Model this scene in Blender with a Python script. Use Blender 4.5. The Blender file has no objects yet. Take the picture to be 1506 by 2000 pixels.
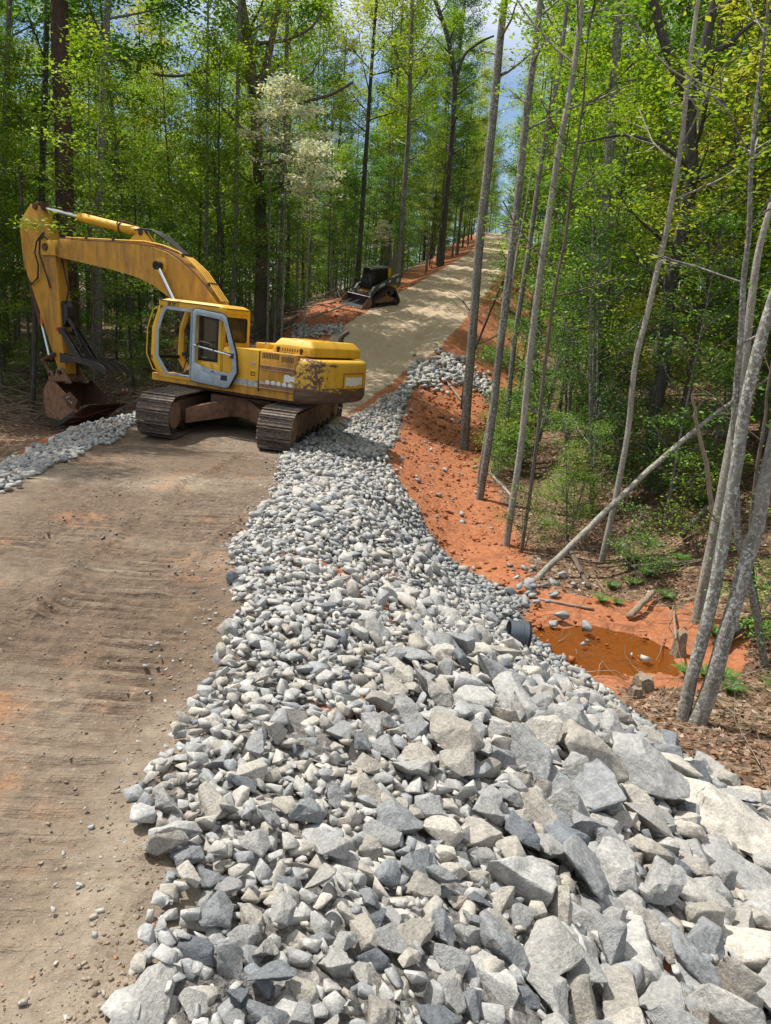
import bpy, bmesh, math, random
import numpy as np
from mathutils import Vector, Matrix, Euler

scene = bpy.context.scene
COL = scene.collection
rad = math.radians
# ------------------------------------------------------------------ camera
F_PX = 1450.0                       # focal length in pixels of the 1506 x 2000 photograph
PITCH, ROLL, CAM_Z = rad(15.5), rad(4.0), 1.6
_c, _s = math.cos(PITCH), math.sin(PITCH)
FW = np.array([0, _c, -_s]); _u0 = np.array([0, _s, _c]); _r0 = np.array([1.0, 0, 0])
RT = math.cos(ROLL) * _r0 + math.sin(ROLL) * _u0
UP = -math.sin(ROLL) * _r0 + math.cos(ROLL) * _u0
CAM = np.array([0, 0, CAM_Z])
cam_data = bpy.data.cameras.new('camera')
cam = bpy.data.objects.new('camera', cam_data)
COL.objects.link(cam)
M = Matrix(((RT[0], UP[0], -FW[0], 0), (RT[1], UP[1], -FW[1], 0), (RT[2], UP[2], -FW[2], CAM_Z), (0, 0, 0, 1)))
cam.matrix_world = M
cam_data.sensor_fit = 'VERTICAL'
cam_data.sensor_height = 36.0
cam_data.lens = 36.0 * F_PX / 2000.0
cam_data.clip_start = 0.05
cam_data.clip_end = 2000
scene.camera = cam
# ------------------------------------------------------------------ sky and sun
SUN_EL, SUN_AZ = rad(61), rad(-62)      # azimuth measured from +Y (straight ahead) towards +X (right)
SUN_DIR = np.array([math.sin(SUN_AZ) * math.cos(SUN_EL), math.cos(SUN_AZ) * math.cos(SUN_EL), math.sin(SUN_EL)])
world = bpy.data.worlds.new('World')
scene.world = world
world.use_nodes = True
wt = world.node_tree
wt.nodes.clear()
w_out = wt.nodes.new('ShaderNodeOutputWorld')
w_bg = wt.nodes.new('ShaderNodeBackground')
w_sky = wt.nodes.new('ShaderNodeTexSky')
w_sky.sky_type = 'NISHITA'
w_sky.sun_disc = False
w_sky.sun_elevation = SUN_EL
w_sky.sun_rotation = SUN_AZ
w_sky.altitude = 400
w_sky.air_density = 1.0
w_sky.dust_density = 0.15
w_sky.ozone_density = 2.0
# thin broken cloud over the blue
w_tc = wt.nodes.new('ShaderNodeTexCoord')
w_map = wt.nodes.new('ShaderNodeMapping'); w_map.inputs['Scale'].default_value = (1, 1, 2.6)
w_noise = wt.nodes.new('ShaderNodeTexNoise'); w_noise.inputs['Scale'].default_value = 2.2
w_noise.inputs['Detail'].default_value = 6; w_noise.inputs['Roughness'].default_value = 0.6
w_ramp = wt.nodes.new('ShaderNodeValToRGB')
w_ramp.color_ramp.elements[0].position = 0.36; w_ramp.color_ramp.elements[1].position = 0.54
w_mix = wt.nodes.new('ShaderNodeMixRGB'); w_mix.inputs[2].default_value = (9.6, 9.5, 9.3, 1)
wt.links.new(w_tc.outputs['Generated'], w_map.inputs[0]); wt.links.new(w_map.outputs[0], w_noise.inputs['Vector'])
wt.links.new(w_noise.outputs['Fac'], w_ramp.inputs[0]); w_sx = wt.nodes.new('ShaderNodeSeparateXYZ'); wt.links.new(w_tc.outputs['Generated'], w_sx.inputs[0])
w_el = wt.nodes.new('ShaderNodeMapRange'); w_el.inputs[1].default_value = .25; w_el.inputs[2].default_value = .38; wt.links.new(w_sx.outputs[2], w_el.inputs[0])
w_mu = wt.nodes.new('ShaderNodeMath'); w_mu.operation = 'MULTIPLY'; wt.links.new(w_ramp.outputs[0], w_mu.inputs[0]); wt.links.new(w_el.outputs[0], w_mu.inputs[1])
wt.links.new(w_mu.outputs[0], w_mix.inputs[0])
wt.links.new(w_sky.outputs[0], w_mix.inputs[1]); wt.links.new(w_mix.outputs[0], w_bg.inputs[0])
w_bg.inputs[1].default_value = 0.10
wt.links.new(w_bg.outputs[0], w_out.inputs[0])
sun_data = bpy.data.lights.new('sun', 'SUN')
sun_data.energy = 5.0
sun_data.angle = rad(0.53)
sun_data.color = (1.0, 0.955, 0.88)
sun = bpy.data.objects.new('sun', sun_data)
COL.objects.link(sun)
sun.rotation_euler = Vector(SUN_DIR.tolist()).to_track_quat('Z', 'Y').to_euler()
scene.view_settings.view_transform = 'Standard'
scene.view_settings.look = 'None'
scene.view_settings.exposure = 0.45
scene.view_settings.gamma = 1.0
scene.view_settings.use_curve_mapping = False
scene.render.engine = 'CYCLES'
cy = scene.cycles
cy.max_bounces = 6; cy.diffuse_bounces = 3; cy.glossy_bounces = 2; cy.transmission_bounces = 4; cy.transparent_max_bounces = 8
cy.caustics_reflective = False; cy.caustics_refractive = False
cy.sample_clamp_indirect = 4.0
cy.use_denoising = True

# ------------------------------------------------------------------ helpers
def tag(o, label=None, cat=None, group=None, kind=None):
    if label: o['label'] = label
    if cat: o['category'] = cat
    if group: o['group'] = group
    if kind: o['kind'] = kind
    return o

def empty(name, loc=(0, 0, 0), rot=None, mat=None):
    o = bpy.data.objects.new(name, None)
    COL.objects.link(o)
    o.empty_display_size = 0.2
    if mat is not None: o.matrix_world = mat
    else:
        o.location = loc
        if rot is not None: o.rotation_euler = rot
    return o

def link(name, me, parent=None, mats=None):
    o = bpy.data.objects.new(name, me)
    COL.objects.link(o)
    if parent is not None: o.parent = parent
    if mats is not None and not me.materials:
        for m in (mats if isinstance(mats, (list, tuple)) else [mats]): me.materials.append(m)
    return o

def np_mesh(name, V, Fq, smooth=False, mat=None, attrs=None, matidx=None):
    """mesh out of numpy arrays; Fq is (n,3) or (n,4)"""
    V = np.asarray(V, np.float32); Fq = np.asarray(Fq, np.int32)
    me = bpy.data.meshes.new(name)
    n, k = Fq.shape
    me.vertices.add(len(V)); me.vertices.foreach_set('co', V.ravel())
    me.loops.add(n * k); me.loops.foreach_set('vertex_index', Fq.ravel())
    me.polygons.add(n)
    me.polygons.foreach_set('loop_start', np.arange(0, n * k, k, dtype=np.int32))
    me.polygons.foreach_set('loop_total', np.full(n, k, np.int32))
    if matidx is not None: me.polygons.foreach_set('material_index', np.asarray(matidx, np.int32))
    me.update(calc_edges=True)
    if smooth: me.polygons.foreach_set('use_smooth', np.ones(n, bool))
    if attrs:
        for an, av in attrs.items():
            av = np.asarray(av, np.float32)
            if av.ndim == 1:
                a = me.attributes.new(an, 'FLOAT', 'POINT'); a.data.foreach_set('value', av)
            else:
                a = me.attributes.new(an, 'FLOAT_COLOR', 'POINT')
                if av.shape[1] == 3: av = np.hstack([av, np.ones((len(av), 1), np.float32)])
                a.data.foreach_set('color', av.ravel())
    if mat is not None:
        for m in (mat if isinstance(mat, (list, tuple)) else [mat]): me.materials.append(m)
    return me

def join_arr(parts):
    Vs, Fs, o = [], [], 0
    for v, f in parts:
        Vs.append(v); Fs.append(np.asarray(f) + o); o += len(v)
    return np.vstack(Vs), np.vstack(Fs)

# lattice noise in numpy
def _hash(ix, iy, seed):
    h = (ix.astype(np.int64) * 374761393 + iy.astype(np.int64) * 668265263 + seed * 974634721) & 0xffffffff
    h = ((h ^ (h >> 13)) * 1274126177) & 0xffffffff
    return ((h ^ (h >> 16)) & 0xffff) / 65535.0

def vnoise(x, y, seed=0):
    x = np.asarray(x, float); y = np.asarray(y, float)
    ix, iy = np.floor(x), np.floor(y); fx, fy = x - ix, y - iy
    fx = fx * fx * (3 - 2 * fx); fy = fy * fy * (3 - 2 * fy)
    a = _hash(ix, iy, seed); b = _hash(ix + 1, iy, seed); c = _hash(ix, iy + 1, seed); d = _hash(ix + 1, iy + 1, seed)
    return (a * (1 - fx) + b * fx) * (1 - fy) + (c * (1 - fx) + d * fx) * fy

def fbm(x, y, seed=0, octv=4, gain=0.5):
    s = 0; a = 1; t = 0
    for i in range(octv):
        s = s + a * vnoise(x * 2 ** i, y * 2 ** i, seed + i * 17); t += a; a *= gain
    return s / t            # 0..1

def sstep(a, b, x):
    t = np.clip((x - a) / (b - a), 0, 1)
    return t * t * (3 - 2 * t)

def ray(u, v):
    return FW + RT * (u - 753) / F_PX + UP * (1000 - v) / F_PX
def at(u, v, Y):
    r = ray(u, v); return CAM + r * (Y / r[1])
def pxr(px, Y):              # radius in metres of something px pixels wide at depth Y
    return 0.5 * px * Y / F_PX

# ------------------------------------------------------------------ terrain
def tab(rows):
    a = np.array(rows, float); return a[:, 0], a[:, 1]
ZR = tab([(-4, .25), (0, 0), (15.4, -1.54), (19, -1.5), (22, -1.25), (26, -.65), (30, .1), (34, .9), (38, 1.65), (48, 3.2), (78, 7.0), (113, 12.6), (128, 13.4), (170, 12.4), (260, 5)])
XR = tab([(-4, -.5), (0, -.6), (2, -.72), (3, -.89), (3.84, -.97), (6.75, -1.31), (8.5, -1.41), (12, -1.8), (15.4, -2.17), (19, -1.5), (22, -.9), (26.6, .35), (30, 1.6), (34, 2.7), (37, 3.3), (48, 5.6), (78, 10.5), (113, 15.9), (128, 19), (170, 40), (260, 90)])
XL = tab([(-4, -5.2), (0, -5), (9, -4.85), (14, -5.9), (18, -6.4), (22, -5.4), (27, -3.8), (30, -2.9), (34, -2.0), (38, -1.0), (48, 1.2), (78, 6.3), (113, 12), (128, 15), (170, 35), (260, 85)])
TOE = tab([(-4, 3.2), (0, 3.3), (3, 3.5), (5, 3.4), (6.2, 2.9), (8, 2.4), (9.5, 2.05), (11, 2.1), (13, 2.2), (16, 2.1), (21, 2.3), (27, 3.6), (35, 6.5), (48, 9.0), (78, 13.5), (113, 18.5), (128, 21), (170, 43), (260, 93)])
ZV = tab([(-4, -1.7), (0, -1.8), (3, -2.0), (5, -2.15), (8, -2.55), (11, -2.55), (16, -2.4), (21, -2.15), (27, -1.3), (35, -.2), (48, 2.0), (78, 5.8), (113, 11.4), (128, 12.5), (170, 11), (260, 3)])
WL = tab([(-4, 3), (8, 3.2), (22, 3.4), (28, 3.0), (36, 2.2), (48, 1.6), (260, 1.6)])
ZL = tab([(-4, -1.0), (4, -1.4), (8, -1.7), (14, -2.35), (22, -2.45), (28, -1.5), (35, -.1), (40, 1.1), (48, 2.6), (78, 6.6), (113, 12.2), (128, 13.0), (170, 12), (260, 4)])
def I(T, y): return np.interp(y, T[0], T[1])

def edge_wob(y, seed): return (fbm(y * 1.7, y * 0 + seed, seed, 3) - .5) * .5

def road_hit(u, v):
    r = ray(u, v); ys = np.linspace(.8, 60, 4000); g = CAM[2] + r[2] / r[1] * ys - I(ZR, ys); k = int(np.argmax(g < 0)); return r[0] / r[1] * ys[k], ys[k]
BERMS = []
for pts, h, w in (([(-80, 1310), (0, 1240), (90, 1170), (167, 1092), (262, 1001)], .055, .085), ([(300, 985), (348, 951), (419, 916), (470, 888)], .06, .09),
                  ([(300, 1165), (340, 1120), (399, 1067), (480, 1010)], .035, .06), ([(60, 1060), (140, 1000), (260, 940)], .03, .08)):
    q = sorted([road_hit(*p_)[::-1] for p_ in pts]); BERMS.append((np.array([a_ for a_, _ in q]), np.array([b_ for _, b_ in q]), h, w))
def cleats(x, y):
    """track prints pressed into the damp road in two bands"""
    b1 = -1.58 - .062 * (y - 3); b2 = -2.5 - .27 * (y - 5)
    m = np.exp(-((x - b1) / .60) ** 6) + .9 * np.exp(-((x - b2) / .55) ** 4) * sstep(3.5, 5.5, y)
    m = np.clip(m, 0, 1) * (.45 + .7 * sstep(.32, .55, fbm(x * 1.1, y * .9, 31, 3)) + .35 * sstep(4, 2.5, y)).clip(0, 1.1)
    ph = y / .165 + .35 * fbm(x * .7, y * .5, 7, 2) + x * .10
    w = np.sin(2 * np.pi * ph)
    jag = .6 + .8 * fbm(x * 5, np.floor(ph) * 3.1, 17, 2)
    w2 = np.sin(2 * np.pi * (y / .071 + .3 * fbm(x * .8, y * .6, 8, 2) + x * .15))
    fine = .42 * w2 * sstep(8, 5, y) * (.4 + .9 * fbm(x * 3, y * 8, 27, 2))
    return m * (jag * np.sign(w) * np.abs(w) ** .55 * (1 - .45 * sstep(4.5, 2.5, y)) + fine), np.clip(m, 0, 1)

def zterr(x, y, detail=True):
    x = np.asarray(x, float); y = np.asarray(y, float)
    zr, xr, xl, toe, zv, wl, zl = (I(T, y) for T in (ZR, XR, XL, TOE, ZV, WL, ZL))
    # right of the road: bank down to the valley floor, then a rising wooded hillside
    t = np.clip((x - xr) / np.maximum(toe - xr, .3), 0, 1)
    s = .55 * t + .45 * t * t * (3 - 2 * t)
    w8 = .75 * sstep(6.8, 9.0, y) * (1 - sstep(17, 21, y))
    s = s * (1 - w8) + sstep(.22, .93, t) * w8
    bulge = .22 * np.sin(np.pi * np.clip(t, 0, 1)) * (1 - sstep(7, 12, y)) * (t > 0)
    zright = zr + (zv - zr) * s + bulge
    d = np.maximum(0, x - toe - 1.6 - 1.2 * sstep(12, 6, y))
    zlowr = np.minimum(zright, -1.6 + .055 * (y - 20))
    zright = zright + (zlowr - zright) * sstep(2, 16, x - toe)
    zright = zright + 2.6 * (1 - np.exp(-d / 7.0))
    xs_ = xl - 2.6 * np.exp(-((y - 37.5) / 4.5) ** 2)      # level verge where the loader is parked
    tl = np.clip((xs_ - x) / wl, 0, 1)
    sl = .6 * tl + .4 * tl * tl * (3 - 2 * tl)
    zleft = zr + (zl - zr) * sl
    zlowl = np.minimum(zleft, -2.3 + .03 * (y - 22))
    zleft = zleft + (zlowl - zleft) * sstep(.5, 13, xl - wl - x)
    z = np.where(x > xr, zright, np.where(x < xl, zleft, zr))
    z = z - .42 * np.exp(-((y - 11.6) / 1.7) ** 2 - ((x - .75 - .1 * (y - 11)) / .95) ** 2) + .16 * np.exp(-((y - 8.2) / .9) ** 2 - ((x - .3) / 1.1) ** 2)
    onroad = sstep(-.25, .35, x - xl) * sstep(-.25, .35, xr - x)
    off = 1 - onroad
    z = z + off * .16 * (fbm(x * .45, y * .45, 3, 4) - .5) * np.minimum(1, np.maximum(x - xr, xl - x).clip(0) / 1.5)
    if detail:
        z = z + off * .07 * (fbm(x * 2.6, y * 2.6, 5, 4, .6) - .5)
        z = z + onroad * .06 * (fbm(x * .7, y * .7, 9, 4) - .5) + onroad * .014 * (fbm(x * 7, y * 7, 12, 3, .7) - .5)
        c, m = cleats(x, y)
        near = onroad * (1 - sstep(13.5, 16.5, y))
        z = z + near * ((.026 + .0016 * np.minimum(y, 9)) * c - .03 * m)
        for k, (ya, xa, h, w) in enumerate(BERMS):
            c0 = np.interp(y, ya, xa) + .10 * (fbm(y * 1.8, y * 0 + k, 41 + k, 3) - .5)
            br = sstep(ya[0] - .1, ya[0] + .3, y) * sstep(ya[-1] + .2, ya[-1] - .5, y) * (.4 + .8 * fbm(y * 2.5, y * 0 + 3 * k, 51 + k, 2))
            z = z + near * br * h * np.exp(-((x - c0) / w) ** 2) * (.3 + 1.4 * fbm(x * 11, y * 11, 61 + k, 2))
        # wheel and track lines on the far road
        for a in (.22, .45, .62, .8):
            c0 = xl + (xr - xl) * a
            z = z - onroad * sstep(24, 28, y) * .08 * np.exp(-((x - c0) / .26) ** 2)
        # rills and lumps on the bare clay
        cl = sstep(0, .4, x - xr) * sstep(.6, 0, x - toe)
        z = z + cl * .09 * (fbm(x * 1.5, y * 4.0, 15, 4, .6) - .5) + cl * .05 * (fbm(x * 9, y * 9, 18, 3) - .5)
        # wet hollow of the creek
        q = ((x - 3.0 - .1 * (y - 9)) / 1.05) ** 2 + ((y - 9.15) / .8) ** 2
        z = z - .13 * np.exp(-q * 1.1) + .05 * np.exp(-q * .6) * (fbm(x * 3.2, y * 3.2, 19, 4) - .5) * 2
        led = np.exp(-((y - 10.0 - .15 * np.sin(x * 5)) / .10) ** 2) * sstep(2.1, 2.4, x) * sstep(4.0, 3.6, x)
        z = z + .04 * led
    return z

def hit(u, v, ymax=140):
    r = ray(u, v); ys = np.linspace(.8, ymax, 6000)
    P = CAM[None] + r[None] * (ys / r[1])[:, None]
    g = P[:, 2] - zterr(P[:, 0], P[:, 1], False)
    k = np.argmax(g < 0)
    return P[k] if (g < 0).any() else P[-1]
# ------------------------------------------------------------------ materials
class NT:
    def __init__(s, name):
        s.m = bpy.data.materials.new(name); s.m.use_nodes = True
        s.t = s.m.node_tree; s.t.nodes.clear()
        s.out = s.n('ShaderNodeOutputMaterial')
    def n(s, ty, **kw):
        nd = s.t.nodes.new(ty)
        for k, v in kw.items():
            if k.startswith('_'): setattr(nd, k[1:], v)
            else: nd.inputs[k.replace('_', ' ')].default_value = v
        return nd
    def l(s, a, b): s.t.links.new(a, b)
    def noise(s, vec, scale, detail=4, rough=.55, dist=0):
        nd = s.n('ShaderNodeTexNoise'); nd.inputs['Scale'].default_value = scale
        nd.inputs['Detail'].default_value = detail; nd.inputs['Roughness'].default_value = rough
        nd.inputs['Distortion'].default_value = dist
        if vec is not None: s.l(vec, nd.inputs['Vector'])
        return nd.outputs['Fac']
    def ramp(s, fac, stops):
        nd = s.n('ShaderNodeValToRGB'); cr = nd.color_ramp
        while len(cr.elements) < len(stops): cr.elements.new(.5)
        for e, (p, c) in zip(cr.elements, stops):
            e.position = p; e.color = (c, c, c, 1) if isinstance(c, (int, float)) else (*c, 1)
        s.l(fac, nd.inputs[0]); return nd.outputs[0]
    def mix(s, fac, a, b, ty='MIX'):
        nd = s.n('ShaderNodeMixRGB'); nd.blend_type = ty
        for i, x in ((0, fac), (1, a), (2, b)):
            if hasattr(x, 'node'): s.l(x, nd.inputs[i])
            elif isinstance(x, (int, float)): nd.inputs[i].default_value = x if i == 0 else (x, x, x, 1)
            else: nd.inputs[i].default_value = (*x, 1)
        return nd.outputs[0]
    def math(s, op, a, b=0.0):
        nd = s.n('ShaderNodeMath'); nd.operation = op
        for i, x in ((0, a), (1, b)):
            if hasattr(x, 'node'): s.l(x, nd.inputs[i])
            else: nd.inputs[i].default_value = x
        return nd.outputs[0]
    def attr(s, name):
        nd = s.n('ShaderNodeAttribute'); nd.attribute_name = name; return nd
    def obj(s): return s.n('ShaderNodeTexCoord').outputs['Object']
    def pos(s): return s.n('ShaderNodeNewGeometry').outputs['Position']
    def isl(s): return s.n('ShaderNodeNewGeometry').outputs['Random Per Island']
    def orand(s): return s.n('ShaderNodeObjectInfo').outputs['Random']
    def bsdf(s, col, rough=.8, spec=.3, metal=0, bump=None, bstr=.3, bdist=.02):
        b = s.n('ShaderNodeBsdfPrincipled')
        if hasattr(col, 'node'): s.l(col, b.inputs['Base Color'])
        else: b.inputs['Base Color'].default_value = (*col, 1)
        if hasattr(rough, 'node'): s.l(rough, b.inputs['Roughness'])
        else: b.inputs['Roughness'].default_value = rough
        b.inputs['Specular IOR Level'].default_value = spec
        if hasattr(metal, 'node'): s.l(metal, b.inputs['Metallic'])
        else: b.inputs['Metallic'].default_value = metal
        if bump is not None:
            bp = s.n('ShaderNodeBump'); bp.inputs['Strength'].default_value = bstr; bp.inputs['Distance'].default_value = bdist
            s.l(bump, bp.inputs['Height']); s.l(bp.outputs[0], b.inputs['Normal'])
        s.l(b.outputs[0], s.out.inputs[0]); return b

def mat_ground():
    s = NT('ground'); P = s.pos(); at_ = s.attr('mask')
    sep = s.n('ShaderNodeSeparateColor'); s.l(at_.outputs['Color'], sep.inputs[0])
    mr, mc, mw = sep.outputs
    nA = s.noise(P, 1.1, 5, .6); nB = s.noise(P, 9, 5, .65); nC = s.noise(P, 60, 4, .7); nD = s.noise(P, .35, 3)
    # packed road: grey tan dust, darker damp earth, orange clay showing through
    road = s.ramp(nB, [(.3, (.215, .17, .125)), (.7, (.34, .28, .21))])
    damp = s.ramp(nB, [(.3, (.085, .058, .038)), (.7, (.18, .125, .083))])
    mp = s.n('ShaderNodeMapping'); mp.inputs['Scale'].default_value = (1.3, 16, 1.3); s.l(P, mp.inputs[0]); stre = s.noise(mp.outputs[0], 1.6, 6, .7)
    road = s.mix(1., road, s.ramp(stre, [(.3, .72), (.7, 1.18)]), 'MULTIPLY')
    road = s.mix(s.math('MULTIPLY', s.ramp(stre, [(.46, 0.), (.62, 1.)]), .28), road, damp)
    sy = s.n('ShaderNodeSeparateXYZ'); s.l(P, sy.inputs[0])
    dry = s.n('ShaderNodeMapRange'); dry.inputs[1].default_value = 18; dry.inputs[2].default_value = 25; s.l(sy.outputs[1], dry.inputs[0])
    road = s.mix(s.math('MULTIPLY', dry.outputs[0], .75), road, s.ramp(nB, [(.3, (.40, .30, .20)), (.7, (.55, .43, .295))]))      # freshly graded dry gravel further up
    road = s.mix(mw, road, damp)
    orange = s.ramp(nC, [(.3, (.26, .12, .055)), (.7, (.38, .19, .09))])
    om = s.math('MULTIPLY', s.ramp(nA, [(.55, 0.), (.70, 1.)]), s.ramp(s.noise(P, 4.5, 4, .7), [(.42, 0.), (.6, .8)]))
    road = s.mix(om, road, orange)
    sp = s.ramp(nC, [(.60, 0.), (.72, 1.)])
    road = s.mix(s.math('MULTIPLY', sp, .45), road, (.52, .49, .44))
    pit = s.ramp(nC, [(.30, 1.), (.42, 0.)])
    road = s.mix(s.math('MULTIPLY', pit, .5), road, (.13, .10, .075))
    # clay bank
    clay = s.ramp(nB, [(.25, (.18, .064, .028)), (.5, (.31, .115, .050)), (.8, (.41, .175, .085))])
    clay = s.mix(s.ramp(nC, [(.56, 0.), (.72, .5)]), clay, (.46, .24, .14))
    clay = s.mix(s.ramp(s.noise(P, 3.2, 4), [(.56, 0.), (.75, .6)]), clay, (.13, .05, .028))
    # leaf litter
    vo = s.n('ShaderNodeTexVoronoi'); vo.inputs['Scale'].default_value = 16; s.l(P, vo.inputs['Vector'])
    sc = s.n('ShaderNodeSeparateColor'); s.l(vo.outputs['Color'], sc.inputs[0])
    lit = s.ramp(sc.outputs[0], [(0, (.075, .045, .030)), (.45, (.16, .09, .055)), (.8, (.26, .16, .10)), (1, (.36, .26, .18))])
    lit = s.mix(s.ramp(nB, [(.35, .7), (.6, 0.)]), lit, (.055, .035, .024))
    lit = s.mix(s.ramp(nD, [(.5, 0.), (.7, .35)]), lit, (.06, .085, .03))
    mc2 = s.ramp(s.math('ADD', mc, s.math('MULTIPLY', s.math('SUBTRACT', nB, .5), .8)), [(.42, 0.), (.6, 1.)])
    mr2 = s.ramp(s.math('ADD', mr, s.math('MULTIPLY', s.math('SUBTRACT', nB, .5), .9)), [(.40, 0.), (.62, 1.)])
    col = s.mix(mc2, lit, clay); col = s.mix(mr2, col, road)
    bed = s.attr('bed').outputs['Fac']; col = s.mix(bed, col, s.ramp(nC, [(.35, (.07, .065, .06)), (.65, (.21, .20, .185))]))
    h = s.math('ADD', s.math('MULTIPLY', s.math('MULTIPLY', stre, mr2), 1.1), s.math('MULTIPLY', nC, .35)); h = s.math('ADD', h, s.math('ADD', s.math('MULTIPLY', nB, 1.0), s.math('MULTIPLY', vo.outputs['Distance'], .5)))
    wet = s.math('MULTIPLY', mw, .18)
    s.bsdf(col, s.math('SUBTRACT', .92, wet), .25, bump=h, bstr=.85, bdist=.035)
    return s.m

def mat_rock(name='grey_rock', near=True):
    s = NT(name); P = s.obj(); A = s.attr('rc')       # per rock colour value
    if not near: P = s.pos()
    r = A.outputs['Fac'] if not near else s.orand()
    off = s.n('ShaderNodeVectorMath'); off.operation = 'ADD'; s.l(P, off.inputs[0])
    cmb = s.n('ShaderNodeCombineXYZ'); s.l(s.math('MULTIPLY', r, 37.), cmb.inputs[0]); s.l(cmb.outputs[0], off.inputs[1]); P = off.outputs[0]
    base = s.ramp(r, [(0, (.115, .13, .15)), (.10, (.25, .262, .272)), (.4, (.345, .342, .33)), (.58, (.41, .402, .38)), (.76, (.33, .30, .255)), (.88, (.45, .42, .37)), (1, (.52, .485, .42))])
    fine = s.noise(P, 75, 5, .75); mid = s.noise(P, 13, 5, .65); big = s.noise(P, 4.5, 3)
    c = s.mix(1., base, s.ramp(mid, [(.28, .62), (.72, 1.25)]), 'MULTIPLY')
    c = s.mix(1., c, s.ramp(fine, [(.34, .72), (.66, 1.22)]), 'MULTIPLY')
    # pale veins and quartz flecks
    wv = s.n('ShaderNodeTexWave'); wv.inputs['Scale'].default_value = 1.6; wv.inputs['Distortion'].default_value = 4; wv.inputs['Detail'].default_value = 3; s.l(P, wv.inputs['Vector'])
    c = s.mix(s.math('MULTIPLY', s.ramp(wv.outputs['Fac'], [(.9, 0.), (.99, 1.)]), .05), c, (.72, .73, .74))
    c = s.mix(s.math('MULTIPLY', s.ramp(s.noise(P, 140, 2, .5), [(.64, 0.), (.72, 1.)]), .35), c, (.74, .74, .73))
    c = s.mix(s.math('MULTIPLY', s.ramp(s.noise(P, 110, 2, .5), [(.64, 0.), (.72, 1.)]), .4), c, (.14, .145, .15))
    # rusty clay smears on some
    sm = s.math('MULTIPLY', s.ramp(big, [(.66, 0.), (.76, 1.)]), s.ramp(s.math('FRACT', s.math('MULTIPLY', r, 17.3)), [(.72, 0.), (.82, .75)]))
    c = s.mix(sm, c, (.46, .23, .11))
    h = s.math('ADD', s.math('MULTIPLY', fine, .4), s.math('ADD', mid, s.math('MULTIPLY', big, 1.2)))
    s.bsdf(c, .88, .3, bump=h, bstr=.7 if near else .5, bdist=.022)
    return s.m

def mat_bark(name, c0, c1, c2=None, sc=1.0, ridge=8, lichen=.0):
    s = NT(name); P = s.obj()
    mp = s.n('ShaderNodeMapping'); s.l(P, mp.inputs[0]); mp.inputs['Scale'].default_value = (ridge * sc, ridge * sc, ridge * .16 * sc)
    n1 = s.noise(mp.outputs[0], 2.2, 5, .65, .6); n2 = s.noise(P, 26 * sc, 5, .65); n3 = s.noise(P, 2.2, 3)
    c = s.ramp(n1, [(.3, c0), (.7, c1)])
    if lichen:
        c = s.mix(s.math('MULTIPLY', s.ramp(n2, [(.50, 0.), (.58, 1.)]), s.ramp(n3, [(.35, .15), (.6, lichen)])), c, c2)
    c = s.mix(s.math('MULTIPLY', s.ramp(s.noise(P, 26 * sc, 2), [(.64, 0.), (.70, 1.)]), .5), c, (.04, .04, .035))
    s.bsdf(c, .9, .2, bump=s.math('ADD', n1, s.math('MULTIPLY', n2, .4)), bstr=.8, bdist=.03)
    return s.m

def mat_leaf(name, a, b, c, tr=.45, gloss=.03, rough=.5):
    """a..c: colours from shade leaf to young leaf; hue varies by leaf and by tree"""
    s = NT(name)
    r = s.math('ADD', s.math('MULTIPLY', s.isl(), .55), s.math('MULTIPLY', s.orand(), .45))
    col = s.ramp(r, [(.1, a), (.5, b), (.9, c)])
    d = s.n('ShaderNodeBsdfDiffuse'); t = s.n('ShaderNodeBsdfTranslucent'); g = s.n('ShaderNodeBsdfGlossy'); g.inputs['Roughness'].default_value = rough
    s.l(col, d.inputs[0])
    tc = s.mix(1., col, (1.15, 1.1, .55), 'MULTIPLY'); s.l(tc, t.inputs[0])
    m1 = s.n('ShaderNodeMixShader'); m1.inputs[0].default_value = tr; s.l(d.outputs[0], m1.inputs[1]); s.l(t.outputs[0], m1.inputs[2])
    m2 = s.n('ShaderNodeMixShader'); m2.inputs[0].default_value = gloss; s.l(m1.outputs[0], m2.inputs[1]); s.l(g.outputs[0], m2.inputs[2])
    s.l(m2.outputs[0], s.out.inputs[0]); return s.m

def mat_plain(name, col, rough=.6, spec=.4, metal=0, var=.25, sc=6, bstr=.0):
    s = NT(name); n = s.noise(s.obj(), sc, 5, .65)
    c = s.mix(1., col, s.ramp(n, [(.3, 1 - var), (.7, 1 + var)]), 'MULTIPLY')
    s.bsdf(c, rough, spec, metal, bump=n if bstr else None, bstr=bstr, bdist=.01); return s.m

def mat_paint(name, yellow=(.64, .355, .022), rust=.5, dirt=.35):
    s = NT(name); P = s.obj()
    n1 = s.noise(P, 1.6, 5, .65); n2 = s.noise(P, 7, 6, .7); n3 = s.noise(P, 40, 3, .6)
    mp = s.n('ShaderNodeMapping'); mp.inputs['Scale'].default_value = (3, 3, .6); s.l(P, mp.inputs[0])
    st = s.noise(mp.outputs[0], 1.1, 6, .72, .8)
    c = s.mix(1., yellow, s.ramp(n1, [(.3, .82), (.7, 1.1)]), 'MULTIPLY')
    c = s.mix(s.math('MULTIPLY', s.ramp(st, [(.44, 0.), (.66, 1.)]), dirt), c, (.20, .105, .035))
    c = s.mix(s.math('MULTIPLY', s.ramp(n2, [(.63, 0.), (.68, 1.)]), rust), c, (.12, .05, .022))
    c = s.mix(s.math('MULTIPLY', s.ramp(n3, [(.66, 0.), (.72, 1.)]), rust * .6), c, (.16, .07, .03))
    s.bsdf(c, s.ramp(n2, [(.3, .42), (.7, .68)]), .4, bump=n2, bstr=.12, bdist=.01)
    return s.m

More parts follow.
